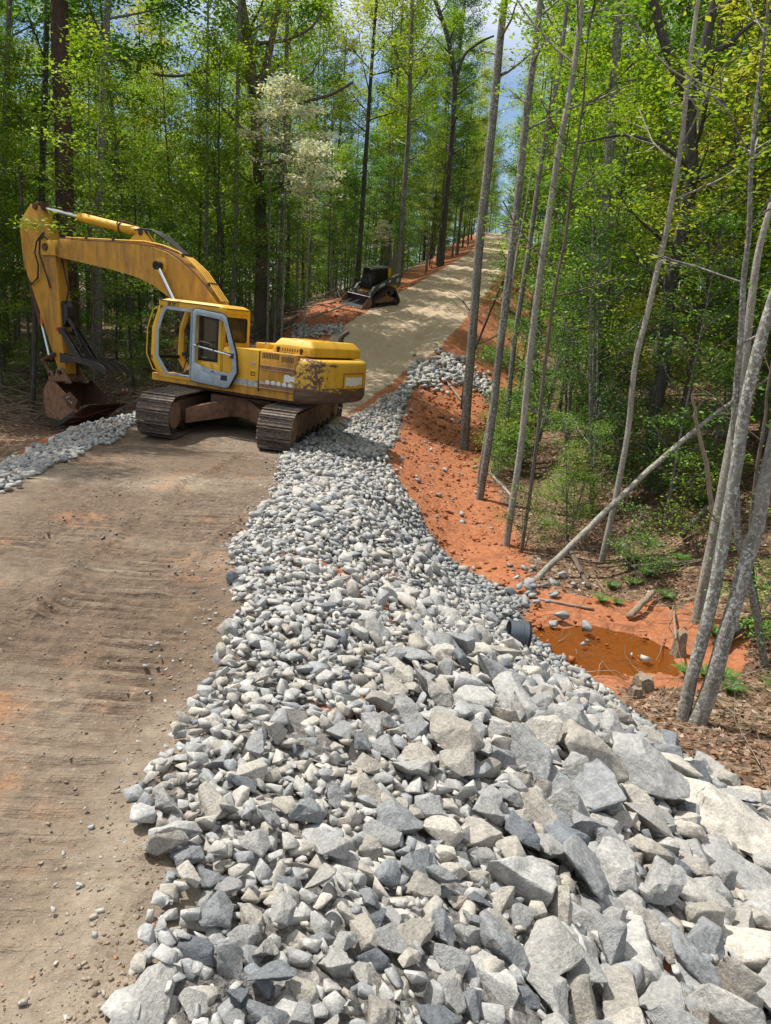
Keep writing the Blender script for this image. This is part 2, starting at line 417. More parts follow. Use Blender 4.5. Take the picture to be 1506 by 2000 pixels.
MT = {}
MT['ground'] = mat_ground()
MT['rock'] = mat_rock('grey_rock', True)
MT['rock_far'] = mat_rock('grey_rock_small', False)
MT['bark_grey'] = mat_bark('grey_bark', (.07, .062, .05), (.22, .20, .17), (.46, .47, .44), 1.0, 9, .7)
MT['bark_lichen'] = mat_bark('lichen_bark', (.11, .098, .08), (.29, .27, .235), (.58, .59, .55), 1.0, 7, .85)
MT['bark_brown'] = mat_bark('brown_bark', (.045, .035, .028), (.20, .15, .12), (.3, .3, .27), 1.0, 14, .1)
MT['bark_pine'] = mat_bark('pine_bark', (.03, .02, .016), (.12, .078, .06), None, .8, 12, 0)
MT['bark_dark'] = mat_bark('dark_bark', (.022, .02, .018), (.10, .09, .08), (.2, .2, .18), 1.0, 9, .2)
MT['bark_pale'] = mat_bark('pale_bark', (.15, .135, .11), (.34, .31, .26), (.62, .6, .55), 1.0, 6, .4)
MT['dead_wood'] = mat_bark('dead_wood', (.16, .12, .085), (.38, .31, .23), None, 1.5, 16, 0)
MT['leaf_spring'] = mat_leaf('spring_leaves', (.085, .17, .018), (.20, .33, .03), (.36, .47, .05), .5)
MT['leaf_yellow'] = mat_leaf('young_yellow_leaves', (.20, .28, .03), (.34, .40, .045), (.50, .47, .09), .5)
MT['leaf_mid'] = mat_leaf('green_leaves', (.045, .12, .018), (.10, .24, .03), (.20, .36, .045), .42)
MT['leaf_dark'] = mat_leaf('small_dark_leaves', (.04, .10, .015), (.10, .21, .025), (.21, .34, .04), .38, .03, .5)
MT['leaf_pine'] = mat_leaf('pine_needles', (.025, .07, .03), (.05, .12, .045), (.10, .19, .06), .15)
MT['leaf_flower'] = mat_leaf('white_blossom', (.55, .58, .45), (.75, .76, .68), (.85, .85, .80), .35, .03)
MT['leaf_fern'] = mat_leaf('fern_green', (.03, .08, .015), (.07, .16, .02), (.13, .24, .035), .35)
MT['dry_leaf'] = mat_leaf('dry_leaves', (.10, .055, .032), (.23, .13, .075), (.42, .29, .19), .12, .05)
MT['twig'] = mat_plain('twig', (.24, .19, .15), .9, .1)
MT['clay_lump'] = mat_plain('clay_lump', (.30, .11, .048), .9, .2, var=.3, sc=9, bstr=.6)
# ------------------------------------------------------------------ ground sheet (one height field, split by what it is)
def rock_size(x, y):
    """typical stone length on the bank: big boulders low right, hand sized by the road"""
    xr, toe = I(XR, y), I(TOE, y)
    t = (x - xr) / np.maximum(toe - xr, .3)
    big = np.clip((t - .18) / .4, 0, 1) * np.clip((7.4 - y) / 3.2, 0, 1)
    return .088 + .03 * np.clip(t / .3, 0, 1) + .20 * big + .035 * sstep(7, 10, y)

def in_bank(x, y):
    xr, toe = I(XR, y), I(TOE, y)
    w = (fbm(y * 2.1, y * 0 + 5., 91, 3) - .5) * .42
    w2 = (fbm(y * 1.3, y * 0 + 9., 95, 3) - .5) * .5
    up = toe + .05 + w2
    up2 = np.minimum(up, np.interp(y, [10.3, 12, 14, 16.8], [2.2, 1.35, .45, -.3]) + w2)
    up = np.where(y > 10.3, up2, up)
    c = np.interp(y, [16.8, 19, 22, 26.5], [-1.2, -.7, -.2, .9]); hw = np.interp(y, [16.8, 19, 22, 25.5], [1.0, .8, .45, .12])
    return np.where(y < 16.8, (xr + w < x) & (x < up), (np.abs(x - c + w * .5) < hw) & (y < 25.5))


def rows_y():
    y = -3.0; out = []
    while y < 16.5:
        out.append(y); y += .06 if y < 1.1 else .009 + .0037 * y
    while y < 300:
        out.append(y); y += .008 * y
    return np.array(out)
def cols_x():
    a = list(np.arange(-6.6, 6.2, .045)); x = a[-1]; st = .06
    while x < 190: x += st; a.append(x); st *= 1.045
    x = a[0]; st = .06; b = []
    while x > -170: x -= st; b.append(x); st *= 1.045
    return np.array(b[::-1] + a)
gy, gx = rows_y(), cols_x()
GX, GY = np.meshgrid(gx, gy)
# follow the road sideways far away so the fine columns stay on it
GX = GX + (np.interp(GY, [0, 20, 48, 113, 128, 260], [0, 0, 5.5, 15, 18, 60]))
GZ = zterr(GX, GY)
def masks(x, y):
    xr, xl, toe = I(XR, y), I(XL, y), I(TOE, y); wl = I(WL, y)
    e = .35 * (fbm(x * 2.2, y * 2.2, 71, 3) - .5)
    road = sstep(-.25, .2, x - xl + e) * sstep(-.22, .22, xr - x + e + .3 * sstep(14, 8, y))
    wob = 1.6 * (fbm(x * .6, y * .6, 81, 4) - .5)
    clay = sstep(.6, -.5, x - toe - .3 + wob * .6) * (x > xr - .5)
    # orange flats round the creek
    q = ((x - 3.1) / 1.75) ** 2 + ((y - 9.5) / 1.45) ** 2
    clay = np.maximum(clay, sstep(1.25, .7, q + wob * .8 + .5 * (fbm(x * 3, y * 3, 83, 3) - .5)))
    wcl = np.interp(y, [0, 20, 26, 36, 60, 113], [1.6, 1.8, 2.0, 3.0, 2.6, 4])
    clay = np.maximum(clay, sstep(.7, -.4, (xl - x) - wcl + wob * .8) * (x < xl + .5))
    clay = np.where((y < 7.0) & (x > toe - .2), clay * .15 * sstep(5, 7, y), clay)
    c, m = cleats(x, y)
    wet = m * sstep(15.5, 12, y) * (.5 + .6 * fbm(x * 1.3, y * 1.3, 23, 3))
    wet = wet + sstep(.50, .68, fbm(x * .35 + 3, y * .5, 25, 4)) * .8 * sstep(24, 18, y)
    wet = wet + .55 * sstep(10.5, 13, y) * sstep(20, 17, y) * (x < -1.5)
    wet = np.clip(wet - .38 * c * m * (wet + .25), 0, 1)
    q2 = ((x - 3.05) / 1.5) ** 2 + ((y - 9.15) / 1.1) ** 2
    wet = np.maximum(wet, sstep(1.3, .5, q2 + wob * .3) * .6 * (x > xr + 1))
    return road, clay, wet
mR, mC, mW = masks(GX, GY)
ny, nx = GX.shape
idx = np.arange(ny * nx).reshape(ny, nx)
F4 = np.stack([idx[:-1, :-1], idx[:-1, 1:], idx[1:, 1:], idx[1:, :-1]], -1).reshape(-1, 4)
cR = mR[:-1, :-1].ravel(); cC = mC[:-1, :-1].ravel()
cx_ = GX[:-1, :-1].ravel(); cy_ = GY[:-1, :-1].ravel()
xr_, xl_ = I(XR, cy_), I(XL, cy_)
is_road = (cx_ > xl_ - .05) & (cx_ < xr_ + .05)
is_bank = (~is_road) & (cx_ > xr_) & (cx_ < I(TOE, cy_)) & (cy_ < 21)
is_clay = (~is_road) & (~is_bank) & (cC > .5)
is_for = ~(is_road | is_bank | is_clay)
Vg = np.stack([GX, GY, GZ], -1).reshape(-1, 3)
mask = np.stack([mR, mC, mW], -1).reshape(-1, 3)
bed_m = (in_bank(GX - .1, GY) & (GY > -1) & (fbm(GX * 1.4, GY * 1.4, 77, 2) < .7)).astype(np.float32).ravel()
bed_m = np.where(GY.ravel() < .3, 1, bed_m) * (GX.ravel() > I(XR, GY.ravel()) - .1)*(GX.ravel() < 6)
def sub_sheet(name, sel, kind='structure'):
    f = F4[sel]; u, inv = np.unique(f, return_inverse=True)
    me = np_mesh(name, Vg[u], inv.reshape(f.shape), True, MT['ground'], {'mask': mask[u], 'bed': bed_m[u]})
    return tag(link(name, me), kind=kind)
road_o = sub_sheet('dirt_road', is_road)
bank_o = sub_sheet('rock_bank', is_bank)
clay_o = sub_sheet('clay_ground', is_clay)
forest_o = sub_sheet('forest_floor', is_for)

# creek water
def creek():
    n = 40; V = [(0, 0, 0)]; 
    cx, cy0 = 3.05, 9.15
    V = [(cx, cy0, 0)]
    for i in range(n):
        a = 2 * math.pi * i / n
        k = 1 + .16 * math.sin(3 * a + 1) + .1 * math.sin(5 * a)
        V.append((cx + 1.35 * k * math.cos(a), cy0 + 1.0 * k * math.sin(a), 0))
    V = np.array(V, float); zc = float(np.min(zterr(V[:, 0], V[:, 1]))) + .055
    V[:, 2] = zc
    F = [(0, 1 + i, 1 + (i + 1) % n) for i in range(n)]
    s = NT('creek_water'); P = s.pos()
    fr = s.n('ShaderNodeFresnel'); fr.inputs['IOR'].default_value = 1.33
    nz = s.noise(P, 22, 3); bp = s.n('ShaderNodeBump'); bp.inputs['Strength'].default_value = .25; bp.inputs['Distance'].default_value = .01; s.l(nz, bp.inputs['Height'])
    t = s.n('ShaderNodeBsdfTransparent'); t.inputs[0].default_value = (.72, .5, .25, 1)
    g = s.n('ShaderNodeBsdfGlossy'); g.inputs['Roughness'].default_value = .04; s.l(bp.outputs[0], g.inputs['Normal']); s.l(bp.outputs[0], fr.inputs['Normal'])
    d = s.n('ShaderNodeBsdfDiffuse'); d.inputs[0].default_value = (.26, .10, .025, 1)
    m0 = s.n('ShaderNodeMixShader'); m0.inputs[0].default_value = .35; s.l(t.outputs[0], m0.inputs[1]); s.l(d.outputs[0], m0.inputs[2])
    m = s.n('ShaderNodeMixShader'); s.l(fr.outputs[0], m.inputs[0]); s.l(m0.outputs[0], m.inputs[1]); s.l(g.outputs[0], m.inputs[2]); s.l(m.outputs[0], s.out.inputs[0])
    tag(link('creek_water', np_mesh('creek_water', V, F, False, s.m)), kind='structure')
creek()

# ------------------------------------------------------------------ rocks
rng = np.random.default_rng(11)
def rock_variant(seed, detail):
    """angular broken stone: hull of a few points, edges knocked off, a little surface relief"""
    r = np.random.default_rng(seed)
    n = 9 + seed % 6
    p = r.normal(size=(n, 3)); p /= np.linalg.norm(p, axis=1)[:, None]
    p *= r.uniform(.80, 1.12, (n, 1))
    dims = np.array([1, r.uniform(.60, .92), r.uniform(.36, .66)])
    p = np.clip(p, -.86, .86) * dims
    bm = bmesh.new()
    for q in p: bm.verts.new(q)
    ret = bmesh.ops.convex_hull(bm, input=bm.verts)
    bmesh.ops.delete(bm, geom=[g for g in ret['geom_interior'] if isinstance(g, bmesh.types.BMVert)], context='VERTS')
    bmesh.ops.dissolve_limit(bm, angle_limit=rad(14), verts=bm.verts, edges=bm.edges)
    if detail == 2:
        bmesh.ops.bevel(bm, geom=list(bm.edges), offset=.045, segments=2, profile=.6, affect='EDGES', clamp_overlap=True)
        bmesh.ops.triangulate(bm, faces=bm.faces)
        for it in range(3):
            long = [e for e in bm.edges if e.calc_length() > .17]
            if not long: break
            bmesh.ops.subdivide_edges(bm, edges=long, cuts=1)
            bmesh.ops.triangulate(bm, faces=bm.faces)
    elif detail == 1:
        bmesh.ops.bevel(bm, geom=list(bm.edges), offset=.04, segments=1, affect='EDGES', clamp_overlap=True)
    bmesh.ops.triangulate(bm, faces=bm.faces)
    bmesh.ops.recalc_face_normals(bm, faces=bm.faces)
    bm.normal_update(); bm.verts.index_update()
    V = np.array([v.co[:] for v in bm.verts]); N = np.array([v.normal[:] for v in bm.verts])
    if detail == 2:
        o = seed * 7.3
        d = (fbm(V[:, 0] * 2.6 + o, V[:, 1] * 2.6 + V[:, 2] * 3, 5, 3) - .5) * .16 + (fbm(V[:, 0] * 7 + V[:, 2] * 4, V[:, 1] * 7 + o, 8, 2) - .5) * .06
        V = V + N * d[:, None] * .8
    F = np.array([[v.index for v in f.verts] for f in bm.faces])
    bm.free()
    V -= (V.max(0) + V.min(0)) / 2
    V /= (V[:, 0].max() - V[:, 0].min())        # unit length
    return V, F
RV2 = [rock_variant(s, 2) for s in range(1, 25)]
RV1 = [rock_variant(s, 1) for s in range(1, 19)]
RV0 = [rock_variant(s, 0) for s in range(1, 15)]
RH = [v[:, 2].max() - v[:, 2].min() for v, f in RV2]
def smooth_mesh(name, V, F, mat, ang=38):
    me = np_mesh(name, V, F, True, mat); me.set_sharp_from_angle(angle=rad(ang)); return me
ROCK_ME = [smooth_mesh('rock', v, f, MT['rock']) for v, f in RV2]

def rotmats(yaw, pit, rol):
    cy1, sy1, cp, sp, cr, sr = np.cos(yaw), np.sin(yaw), np.cos(pit), np.sin(pit), np.cos(rol), np.sin(rol)
    z = np.zeros_like(yaw); o = z + 1
    Rz = np.stack([cy1, -sy1, z, sy1, cy1, z, z, z, o], -1).reshape(-1, 3, 3)
    Ry = np.stack([cp, z, sp, z, o, z, -sp, z, cp], -1).reshape(-1, 3, 3)
    Rx = np.stack([o, z, z, z, cr, -sr, z, sr, cr], -1).reshape(-1, 3, 3)
    return Rz @ Ry @ Rx

def slope_frame(x, y):
    e = .12
    gx_ = (zterr(x + e, y, False) - zterr(x - e, y, False)) / (2 * e); gy_ = (zterr(x, y + e, False) - zterr(x, y - e, False)) / (2 * e)
    n = np.stack([-gx_, -gy_, np.ones_like(gx_)], -1); n /= np.linalg.norm(n, axis=1)[:, None]
    t = np.stack([np.ones_like(gx_), np.zeros_like(gx_), gx_], -1); t /= np.linalg.norm(t, axis=1)[:, None]
    b = np.cross(n, t)
    return np.stack([t, b, n], -1)

class Darts:
    def __init__(s, cell=.25): s.c = cell; s.g = {}
    def try_add(s, x, y, r, k):
        R = r + s.maxr if hasattr(s, 'maxr') else r * 2
        i0, i1 = int((x - R) // s.c), int((x + R) // s.c); j0, j1 = int((y - R) // s.c), int((y + R) // s.c)
        for i in range(i0, i1 + 1):
            for j in range(j0, j1 + 1):
                for (a, b, q) in s.g.get((i, j), ()):
                    d = (r + q) * k
                    if (a - x) ** 2 + (b - y) ** 2 < d * d: return False
        s.g.setdefault((int(x // s.c), int(y // s.c)), []).append((x, y, r)); return True

def scatter(n_try, region, size_fn, ks, lift, seed, darts=None, grow=True):
    r = np.random.default_rng(seed); D = darts or Darts(); D.maxr = .35
    (x0, x1, y0, y1) = region; out = []
    # denser tries close by: pick y with a bias
    xs = r.uniform(x0, x1, n_try); ys = y0 + (y1 - y0) * r.uniform(0, 1, n_try) ** 1.15; q = r.random(n_try)
    ss = size_fn(xs, ys) * (.62 + 1.0 * q ** 2.2)
    ok = in_bank(xs, ys) & (ss < 1.2)
    # only what the photograph's side could ever see
    ok &= xs < 1.15 * ys + 2.4
    for x, y, s in zip(xs[ok], ys[ok], ss[ok]):
        if D.try_add(x, y, s * .5, ks): out.append((x, y, s, lift))
    return out, D
# big stones first, then fill, then a bedding layer beneath
HERO_PX = [  # pixel centre, length px, dims (len, wid, hgt), yaw deg, colour value, mesh index
    ((1400, 1628), 240, (1, .62, .42), -24, .93), ((1105, 1662), 112, (1, .85, .75), 10, .02), ((1010, 1745), 158, (1, .74, .60), 5, .50),
    ((1262, 1905), 195, (1, .92, .50), -55, .60), ((1452, 1875), 165, (1, .95, .6), 60, .97), ((972, 1820), 96, (1, .52, .5), -40, .70),
    ((1130, 1885), 120, (1, .72, .6), 70, .55), ((1440, 1738), 190, (1, .42, .42), -27, .40), ((1045, 1598), 96, (1, .8, .6), -10, .75),
    ((940, 1650), 90, (1, .8, .62), 0, .72), ((1350, 1770), 160, (1, .6, .4), -30, .66), ((965, 1930), 135, (1, .5, .5), -62, .45)]
DA = Darts(); DA.maxr = .4
hero = []
for (uv, Lp, dm, yw, cv) in HERO_PX:
    p = hit(*uv); r_ = Lp / F_PX * float(np.dot(p - CAM, FW)) 
    hero.append((p, r_, dm, yw, cv)); DA.try_add(p[0], p[1], r_ * .5 * (.5 + dm[1] * .5), .5)
allr = []
a, DA = scatter(9000, (-1.2, 5, .6, 9), lambda x, y: np.where(rock_size(x, y) > .18, rock_size(x, y) * 1.2, 9), .74, .16, 3, DA); allr += a
a, DA = scatter(80000, (-2.9, 5, .3, 17), lambda x, y: rock_size(x, y) * .95, .66, .12, 4, DA); allr += a
a, DA = scatter(70000, (-2.9, 5, .3, 12), lambda x, y: np.where(rock_size(x, y) < .2, .055, .11), .62, .12, 5, DA); allr += a
a, DB = scatter(42000, (-2.9, 5, .3, 17), lambda x, y: .105 + .05 * (rock_size(x, y) > .2), .60, -.08, 6); allr += a
a, DC = scatter(20000, (-2.5, 2.5, 16.8, 27.2), lambda x, y: .16 + 0 * x, .56, .0, 7); allr += a
# loose single stones at the edge of the road and on the clay
r = np.random.default_rng(8)
for i in range(420):
    y = r.uniform(1.0, 16); x = I(XR, y) - abs(r.normal(0, .16)) ; allr.append((x, y, r.uniform(.006, .022) * (1 + .10 * y), .0))
for i in range(150):
    y = r.uniform(12, 26); x = r.uniform(I(XR, y), I(TOE, y)); allr.append((x, y, r.uniform(.05, .16), .1))
for i in range(34):
    y = r.uniform(8.5, 12.5); x = I(TOE, y) + abs(r.normal(0, .5)); allr.append((x, y, r.uniform(.06, .2), .1))
# second heap beside the upper clay bank
for i in range(520):
    u = r.uniform(800, 925); v = 735 - (u - 800) * .05 + r.normal(0, 13); 
    if u > 850 and r.random() < .5: v = 700 + (u - 850) * .55 + r.normal(0, 11)
    p = hit(u, v); allr.append((p[0], p[1], r.uniform(.10, .32), .15))
for i in range(150):
    u = r.uniform(920, 960); v = 745 + (u - 920) * .35 + r.normal(0, 12); p = hit(u, v); allr.append((p[0], p[1], r.uniform(.10, .28), .15))
A_ = np.array(allr)
main_bank = A_
# strip of stone along the far side of the road
left = []
DL = Darts(); DL.maxr = .2
xs = r.uniform(0, 1, 26000); ys = r.uniform(6.0, 24, 26000)
w0s = .72 * (fbm(ys * 1.5, ys * 0 + 3., 97, 3) - .5)
for q, y, w0 in zip(xs, ys, w0s):
    xl = I(XL, y)
    wid = np.interp(y, [6, 12, 18, 21, 24], [1.6, 1.5, 1.7, 1.3, .5])
    x = xl + .25 + w0 * .5 - q * wid
    s = .10 * (1 + .5 * r.random())
    if DL.try_add(x, y, s * .5, .66): left.append((x, y, s, .05))
for i in range(420):
    u = r.uniform(570, 668); v = 652 - (u - 570) * .08 + r.normal(0, 6); p = hit(u, v); left.append((p[0], p[1], r.uniform(.08, .2), .1))
for i in range(60):
    u = r.uniform(60, 255); v = 905 - (u - 60) * .52 - abs(r.normal(0, 16)); p = hit(u, v); left.append((p[0], p[1], r.uniform(.1, .3), .1))
left_bank = np.array(left)

def place_params(A, seed, tilt=.38):
    r = np.random.default_rng(seed); n = len(A)
    x, y, s, lf = A.T
    z = zterr(x, y, False)
    R = slope_frame(x, y) @ rotmats(r.uniform(0, 2 * np.pi, n), r.normal(0, tilt, n), r.normal(0, tilt, n))
    S = np.stack([s, s * r.uniform(.85, 1.1, n), s * r.uniform(.8, 1.15, n)], -1)
    z = z + s * (.10 + lf) + np.where(lf > 0, r.uniform(-.02, .05, n), 0)
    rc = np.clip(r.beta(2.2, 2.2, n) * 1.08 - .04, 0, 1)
    dk = sstep(7.6, 9.2, y) * sstep(15.5, 13.5, y) * sstep(-.9, .0, x - .12 * (y - 8)) * (x < 3)      # darker, bluer stone on the steep flank, its shade put into the colour too
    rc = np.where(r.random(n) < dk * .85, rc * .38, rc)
    return np.stack([x, y, z], -1), R, S, rc, r.integers(0, 1000, n)

def screen_px(P, s):
    d = (P - CAM) @ FW; u = 753 + F_PX * ((P - CAM) @ RT) / d; v = 1000 - F_PX * ((P - CAM) @ UP) / d
    vis = (d > .2) & (u > -60) & (u < 1566) & (v < 2060) & (v > -60)
    return np.where(vis, s * F_PX / np.maximum(d, .2), 0)

def rocks_build(A, parent, seed, keep, names=('rock', 'small_rocks')):
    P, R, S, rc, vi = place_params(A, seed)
    px = screen_px(P, A[:, 2]); px = np.where(A[:, 3] < 0, px * .3, px)
    order = np.argsort(-px); top = order[:keep]; rest = order[keep:]
    for i in top:
        M_ = np.eye(4); M_[:3, :3] = R[i] * S[i][None, :]; M_[:3, 3] = P[i]
        o = link(names[0], ROCK_ME[vi[i] % len(ROCK_ME)], parent); o.matrix_local = Matrix(M_.tolist())
    # the rest joined: a real solid stone each
    parts_v, parts_f, rcs = [], [], []; off = 0
    cls = np.where((px > 26) | ((A[:, 3] < 0) & (px > 12)), 1, 0)
    for c_, LIB in ((1, RV1), (0, RV0)):
        sel_all = np.array([i for i in rest if cls[i] == c_ and (px[i] > .4)])
        if not len(sel_all): continue
        for k, (v, f) in enumerate(LIB):
            sel = sel_all[(vi[sel_all] % len(LIB)) == k]
            if not len(sel): continue
            W = np.einsum('nij,nvj->nvi', R[sel], v[None] * S[sel][:, None, :]) + P[sel][:, None, :]
            parts_v.append(W.reshape(-1, 3)); m = len(v)
            parts_f.append((f[None] + (np.arange(len(sel)) * m)[:, None, None]).reshape(-1, 3) + off)
            rcs.append(np.repeat(rc[sel], m)); off += len(sel) * m
    if off:
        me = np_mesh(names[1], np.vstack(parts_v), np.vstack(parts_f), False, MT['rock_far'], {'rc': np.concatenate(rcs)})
        tag(link(names[1], me, parent), kind='stuff')
    return px[top].min() if keep else 0
print('bank rocks', len(main_bank), 'left', len(left_bank))
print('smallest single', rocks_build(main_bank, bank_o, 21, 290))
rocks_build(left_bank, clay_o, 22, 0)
HL = ['largest boulder of the bank, a cream coloured flat slab at the right edge', 'nearly black speckled boulder lying among the grey ones', 'broad smooth brownish grey boulder left of the dark speckled one',
      'huge flat grey wedge shaped boulder at the bottom right', 'white rough boulder in the bottom right corner of the bank', 'narrow pale boulder with an orange clay smear',
      'upright pale grey boulder left of the huge grey wedge', 'long narrow grey slab just below the cream slab', 'angular grey boulder above the dark speckled one',
      'pale grey angular boulder left of the dark speckled one', 'tan flat boulder between the long slab and the grey wedge', 'long leaning grey stone at the bottom edge of the bank']
for i, ((p, L, dm, yw, cv), lb) in enumerate(zip(hero, HL)):
    v, f = RV2[(i * 5 + 3) % len(RV2)]
    m = NT('boulder_stone').m if False else MT['rock'].copy()
    m.name = 'boulder_stone'
    # its own colour value instead of the random one
    for nd in list(m.node_tree.nodes):
        if nd.type == 'OBJECT_INFO':
            val = m.node_tree.nodes.new('ShaderNodeValue'); val.outputs[0].default_value = cv
            for lk in list(nd.outputs['Random'].links):
                m.node_tree.links.new(val.outputs[0], lk.to_socket)
    vv = v.copy(); vv /= (vv.max(0) - vv.min(0)); vv = vv * np.array(dm) * L
    me = smooth_mesh('boulder', vv, f, m)
    o = link('boulder', me)
    fr = slope_frame(p[0:1], p[1:2])[0]; Rz = np.array(Matrix.Rotation(rad(yw), 3, 'Z'))
    M_ = np.eye(4); M_[:3, :3] = fr @ Rz; M_[:3, 3] = p + np.array([0, 0, dm[2] * L * .28])
    o.matrix_world = Matrix(M_.tolist())
    tag(o, lb, 'boulder', 'boulders of the rock bank')

# clods broken out of the clay
def clods():
    r = np.random.default_rng(91); L = []
    for i in range(2600):
        y = 8 + 22 * r.random() ** 1.4; x = r.uniform(I(XR, y) + .3, I(TOE, y) + .3)
        if in_bank(np.array([x]), np.array([y]))[0]: continue
        L.append((x, y, .02 + .10 * r.random() ** 3 + .002 * y, .0))
    for i in range(160): L.append((r.normal(3.1, 1.0), r.normal(10.0, .7), .01 + .07 * r.random() ** 5, -.05))
    for i in range(700):
        y = r.uniform(22, 48); x = I(XL, y) - abs(r.normal(0, 1.3)); L.append((x, y, .05 + .16 * r.random() ** 3, 0))
    A = np.array(L); P, R, S, rc, vi = place_params(A, 5); pv, pf = [], []; off = 0
    for k, (v, f) in enumerate(RV0):
        sel = np.where(vi % len(RV0) == k)[0]
        W = np.einsum('nij,nvj->nvi', R[sel], v[None] * S[sel][:, None, :]) + P[sel][:, None, :]
        pv.append(W.reshape(-1, 3)); pf.append((f[None] + (np.arange(len(sel)) * len(v))[:, None, None]).reshape(-1, 3) + off); off += len(sel) * len(v)
    tag(link('clay_clods', np_mesh('clay_clods', np.vstack(pv), np.vstack(pf), False, MT['clay_lump']), clay_o), kind='stuff')
clods()
# crumbs of gravel and dirt lying on the road
def crumbs():
    r = np.random.default_rng(92); L = []
    for i in range(9000):
        y = 1.1 + 15 * r.random() ** 1.7; x = r.uniform(max(I(XL, y), -.62 * y - .3), I(XR, y) + .1) if i % 2 else I(XR, y) + .15 - abs(r.normal(0, .16))
        dens = fbm(np.array([x * 1.3]), np.array([y * 1.3]), 44, 3)[0]
        if r.random() > max(.0, (dens - .38) * 4) + .25 * (x > I(XR, y) - .35): continue
        L.append((x, y, (.003 + .012 * r.random() ** 4) * (1 + .12 * y), .0))
    for k, (ya, xa, h, w) in enumerate(BERMS):
        for i in range(110):
            y = r.uniform(ya[0], ya[-1]); L.append((np.interp(y, ya, xa) + r.normal(0, .06), y, .008 + .03 * r.random() ** 2, .1))
    A = np.array(L); P, R, S, rc, vi = place_params(A, 6); P[:, 2] = zterr(P[:, 0], P[:, 1]) + A[:, 2] * .12; pv, pf = [], []; off = 0
    for k, (v, f) in enumerate(RV0):
        sel = np.where(vi % len(RV0) == k)[0]
        W = np.einsum('nij,nvj->nvi', R[sel], v[None] * S[sel][:, None, :]) + P[sel][:, None, :]
        pv.append(W.reshape(-1, 3)); pf.append((f[None] + (np.arange(len(sel)) * len(v))[:, None, None]).reshape(-1, 3) + off); off += len(sel) * len(v)
    s = NT('road_crumb'); n_ = s.isl(); s.bsdf(s.ramp(n_, [(0, (.12, .085, .06)), (.4, (.22, .175, .13)), (.8, (.30, .26, .215)), (1, (.30, .16, .09))]), .95, .2)
    tag(link('road_gravel', np_mesh('road_gravel', np.vstack(pv), np.vstack(pf), False, s.m), road_o), kind='stuff')
crumbs()
# ------------------------------------------------------------------ mesh building blocks for the machines
MT['yellow'] = mat_paint('yellow_paint', rust=.4, dirt=.25)
MT['yellow_worn'] = mat_paint('worn_yellow_paint', (.50, .25, .020), rust=.65, dirt=.85)
MT['rust'] = mat_plain('rusty_steel', (.115, .062, .038), .85, .3, .2, .4, 7, .3)
MT['steel_dark'] = mat_plain('dark_steel', (.045, .040, .036), .6, .4, .5, .35, 8, .2)
MT['black'] = mat_plain('black_rubber', (.012, .012, .013), .5, .4, 0, .2, 20)
MT['chrome'] = mat_plain('chrome_rod', (.62, .64, .66), .16, .6, 1.0, .05)
MT['blue_grey'] = mat_plain('grey_door_paint', (.27, .33, .38), .45, .45, .1, .18, 5, .08)
MT['white_sticker'] = mat_plain('peeling_white', (.62, .64, .60), .7, .3, 0, .25, 30)
MT['silver'] = mat_plain('scuffed_silver', (.30, .31, .32), .5, .4, .3, .6, 14)
MT['dirt_steel'] = mat_plain('muddy_steel', (.20, .115, .072), .9, .2, .1, .4, 7, .4)
MT['charcoal'] = mat_plain('charcoal_paint', (.055, .062, .070), .45, .45, .2, .2, 5)
MT['amber'] = mat_plain('amber_lens', (.75, .30, .02), .3, .5)
MT['orange_hose'] = mat_plain('orange_sleeve', (.70, .20, .03), .5, .4)
MT['red'] = mat_plain('red_cap', (.45, .02, .03), .5, .4)
MT['seat'] = mat_plain('seat_cloth', (.05, .045, .04), .9, .2)

def mat_shoe():
    s = NT('track_steel'); P = s.obj(); n = s.noise(P, 9, 5, .65); n2 = s.noise(P, 40, 3)
    c = s.ramp(n, [(.3, (.050, .042, .037)), (.52, (.115, .085, .066)), (.75, (.23, .155, .105))])
    c = s.mix(s.ramp(n2, [(.55, 0.), (.7, .5)]), c, (.23, .22, .21))
    s.bsdf(c, .72, .4, .25, bump=n, bstr=.3, bdist=.01); return s.m
MT['shoe'] = mat_shoe()
def mat_glass():
    s = NT('cab_glass')
    t = s.n('ShaderNodeBsdfTransparent'); t.inputs[0].default_value = (.86, .87, .84, 1)
    g = s.n('ShaderNodeBsdfGlossy'); g.inputs['Roughness'].default_value = .05; g.inputs[0].default_value = (.7, .7, .7, 1)
    f = s.n('ShaderNodeFresnel'); f.inputs['IOR'].default_value = 1.5
    d = s.n('ShaderNodeBsdfDiffuse'); d.inputs[0].default_value = (.20, .17, .12, 1)
    m0 = s.n('ShaderNodeMixShader'); m0.inputs[0].default_value = .10; s.l(t.outputs[0], m0.inputs[1]); s.l(d.outputs[0], m0.inputs[2])
    m = s.n('ShaderNodeMixShader'); s.l(f.outputs[0], m.inputs[0]); s.l(m0.outputs[0], m.inputs[1]); s.l(g.outputs[0], m.inputs[2])
    s.l(m.outputs[0], s.out.inputs[0]); return s.m
MT['glass'] = mat_glass()
def mat_clear():
    s = NT('clear_glass'); t = s.n('ShaderNodeBsdfTransparent'); t.inputs[0].default_value = (.93, .94, .93, 1)
    g = s.n('ShaderNodeBsdfGlossy'); g.inputs['Roughness'].default_value = .03; g.inputs[0].default_value = (.5, .5, .5, 1)
    m = s.n('ShaderNodeMixShader'); m.inputs[0].default_value = .06; s.l(t.outputs[0], m.inputs[1]); s.l(g.outputs[0], m.inputs[2]); s.l(m.outputs[0], s.out.inputs[0]); return s.m
MT['clear'] = mat_clear()
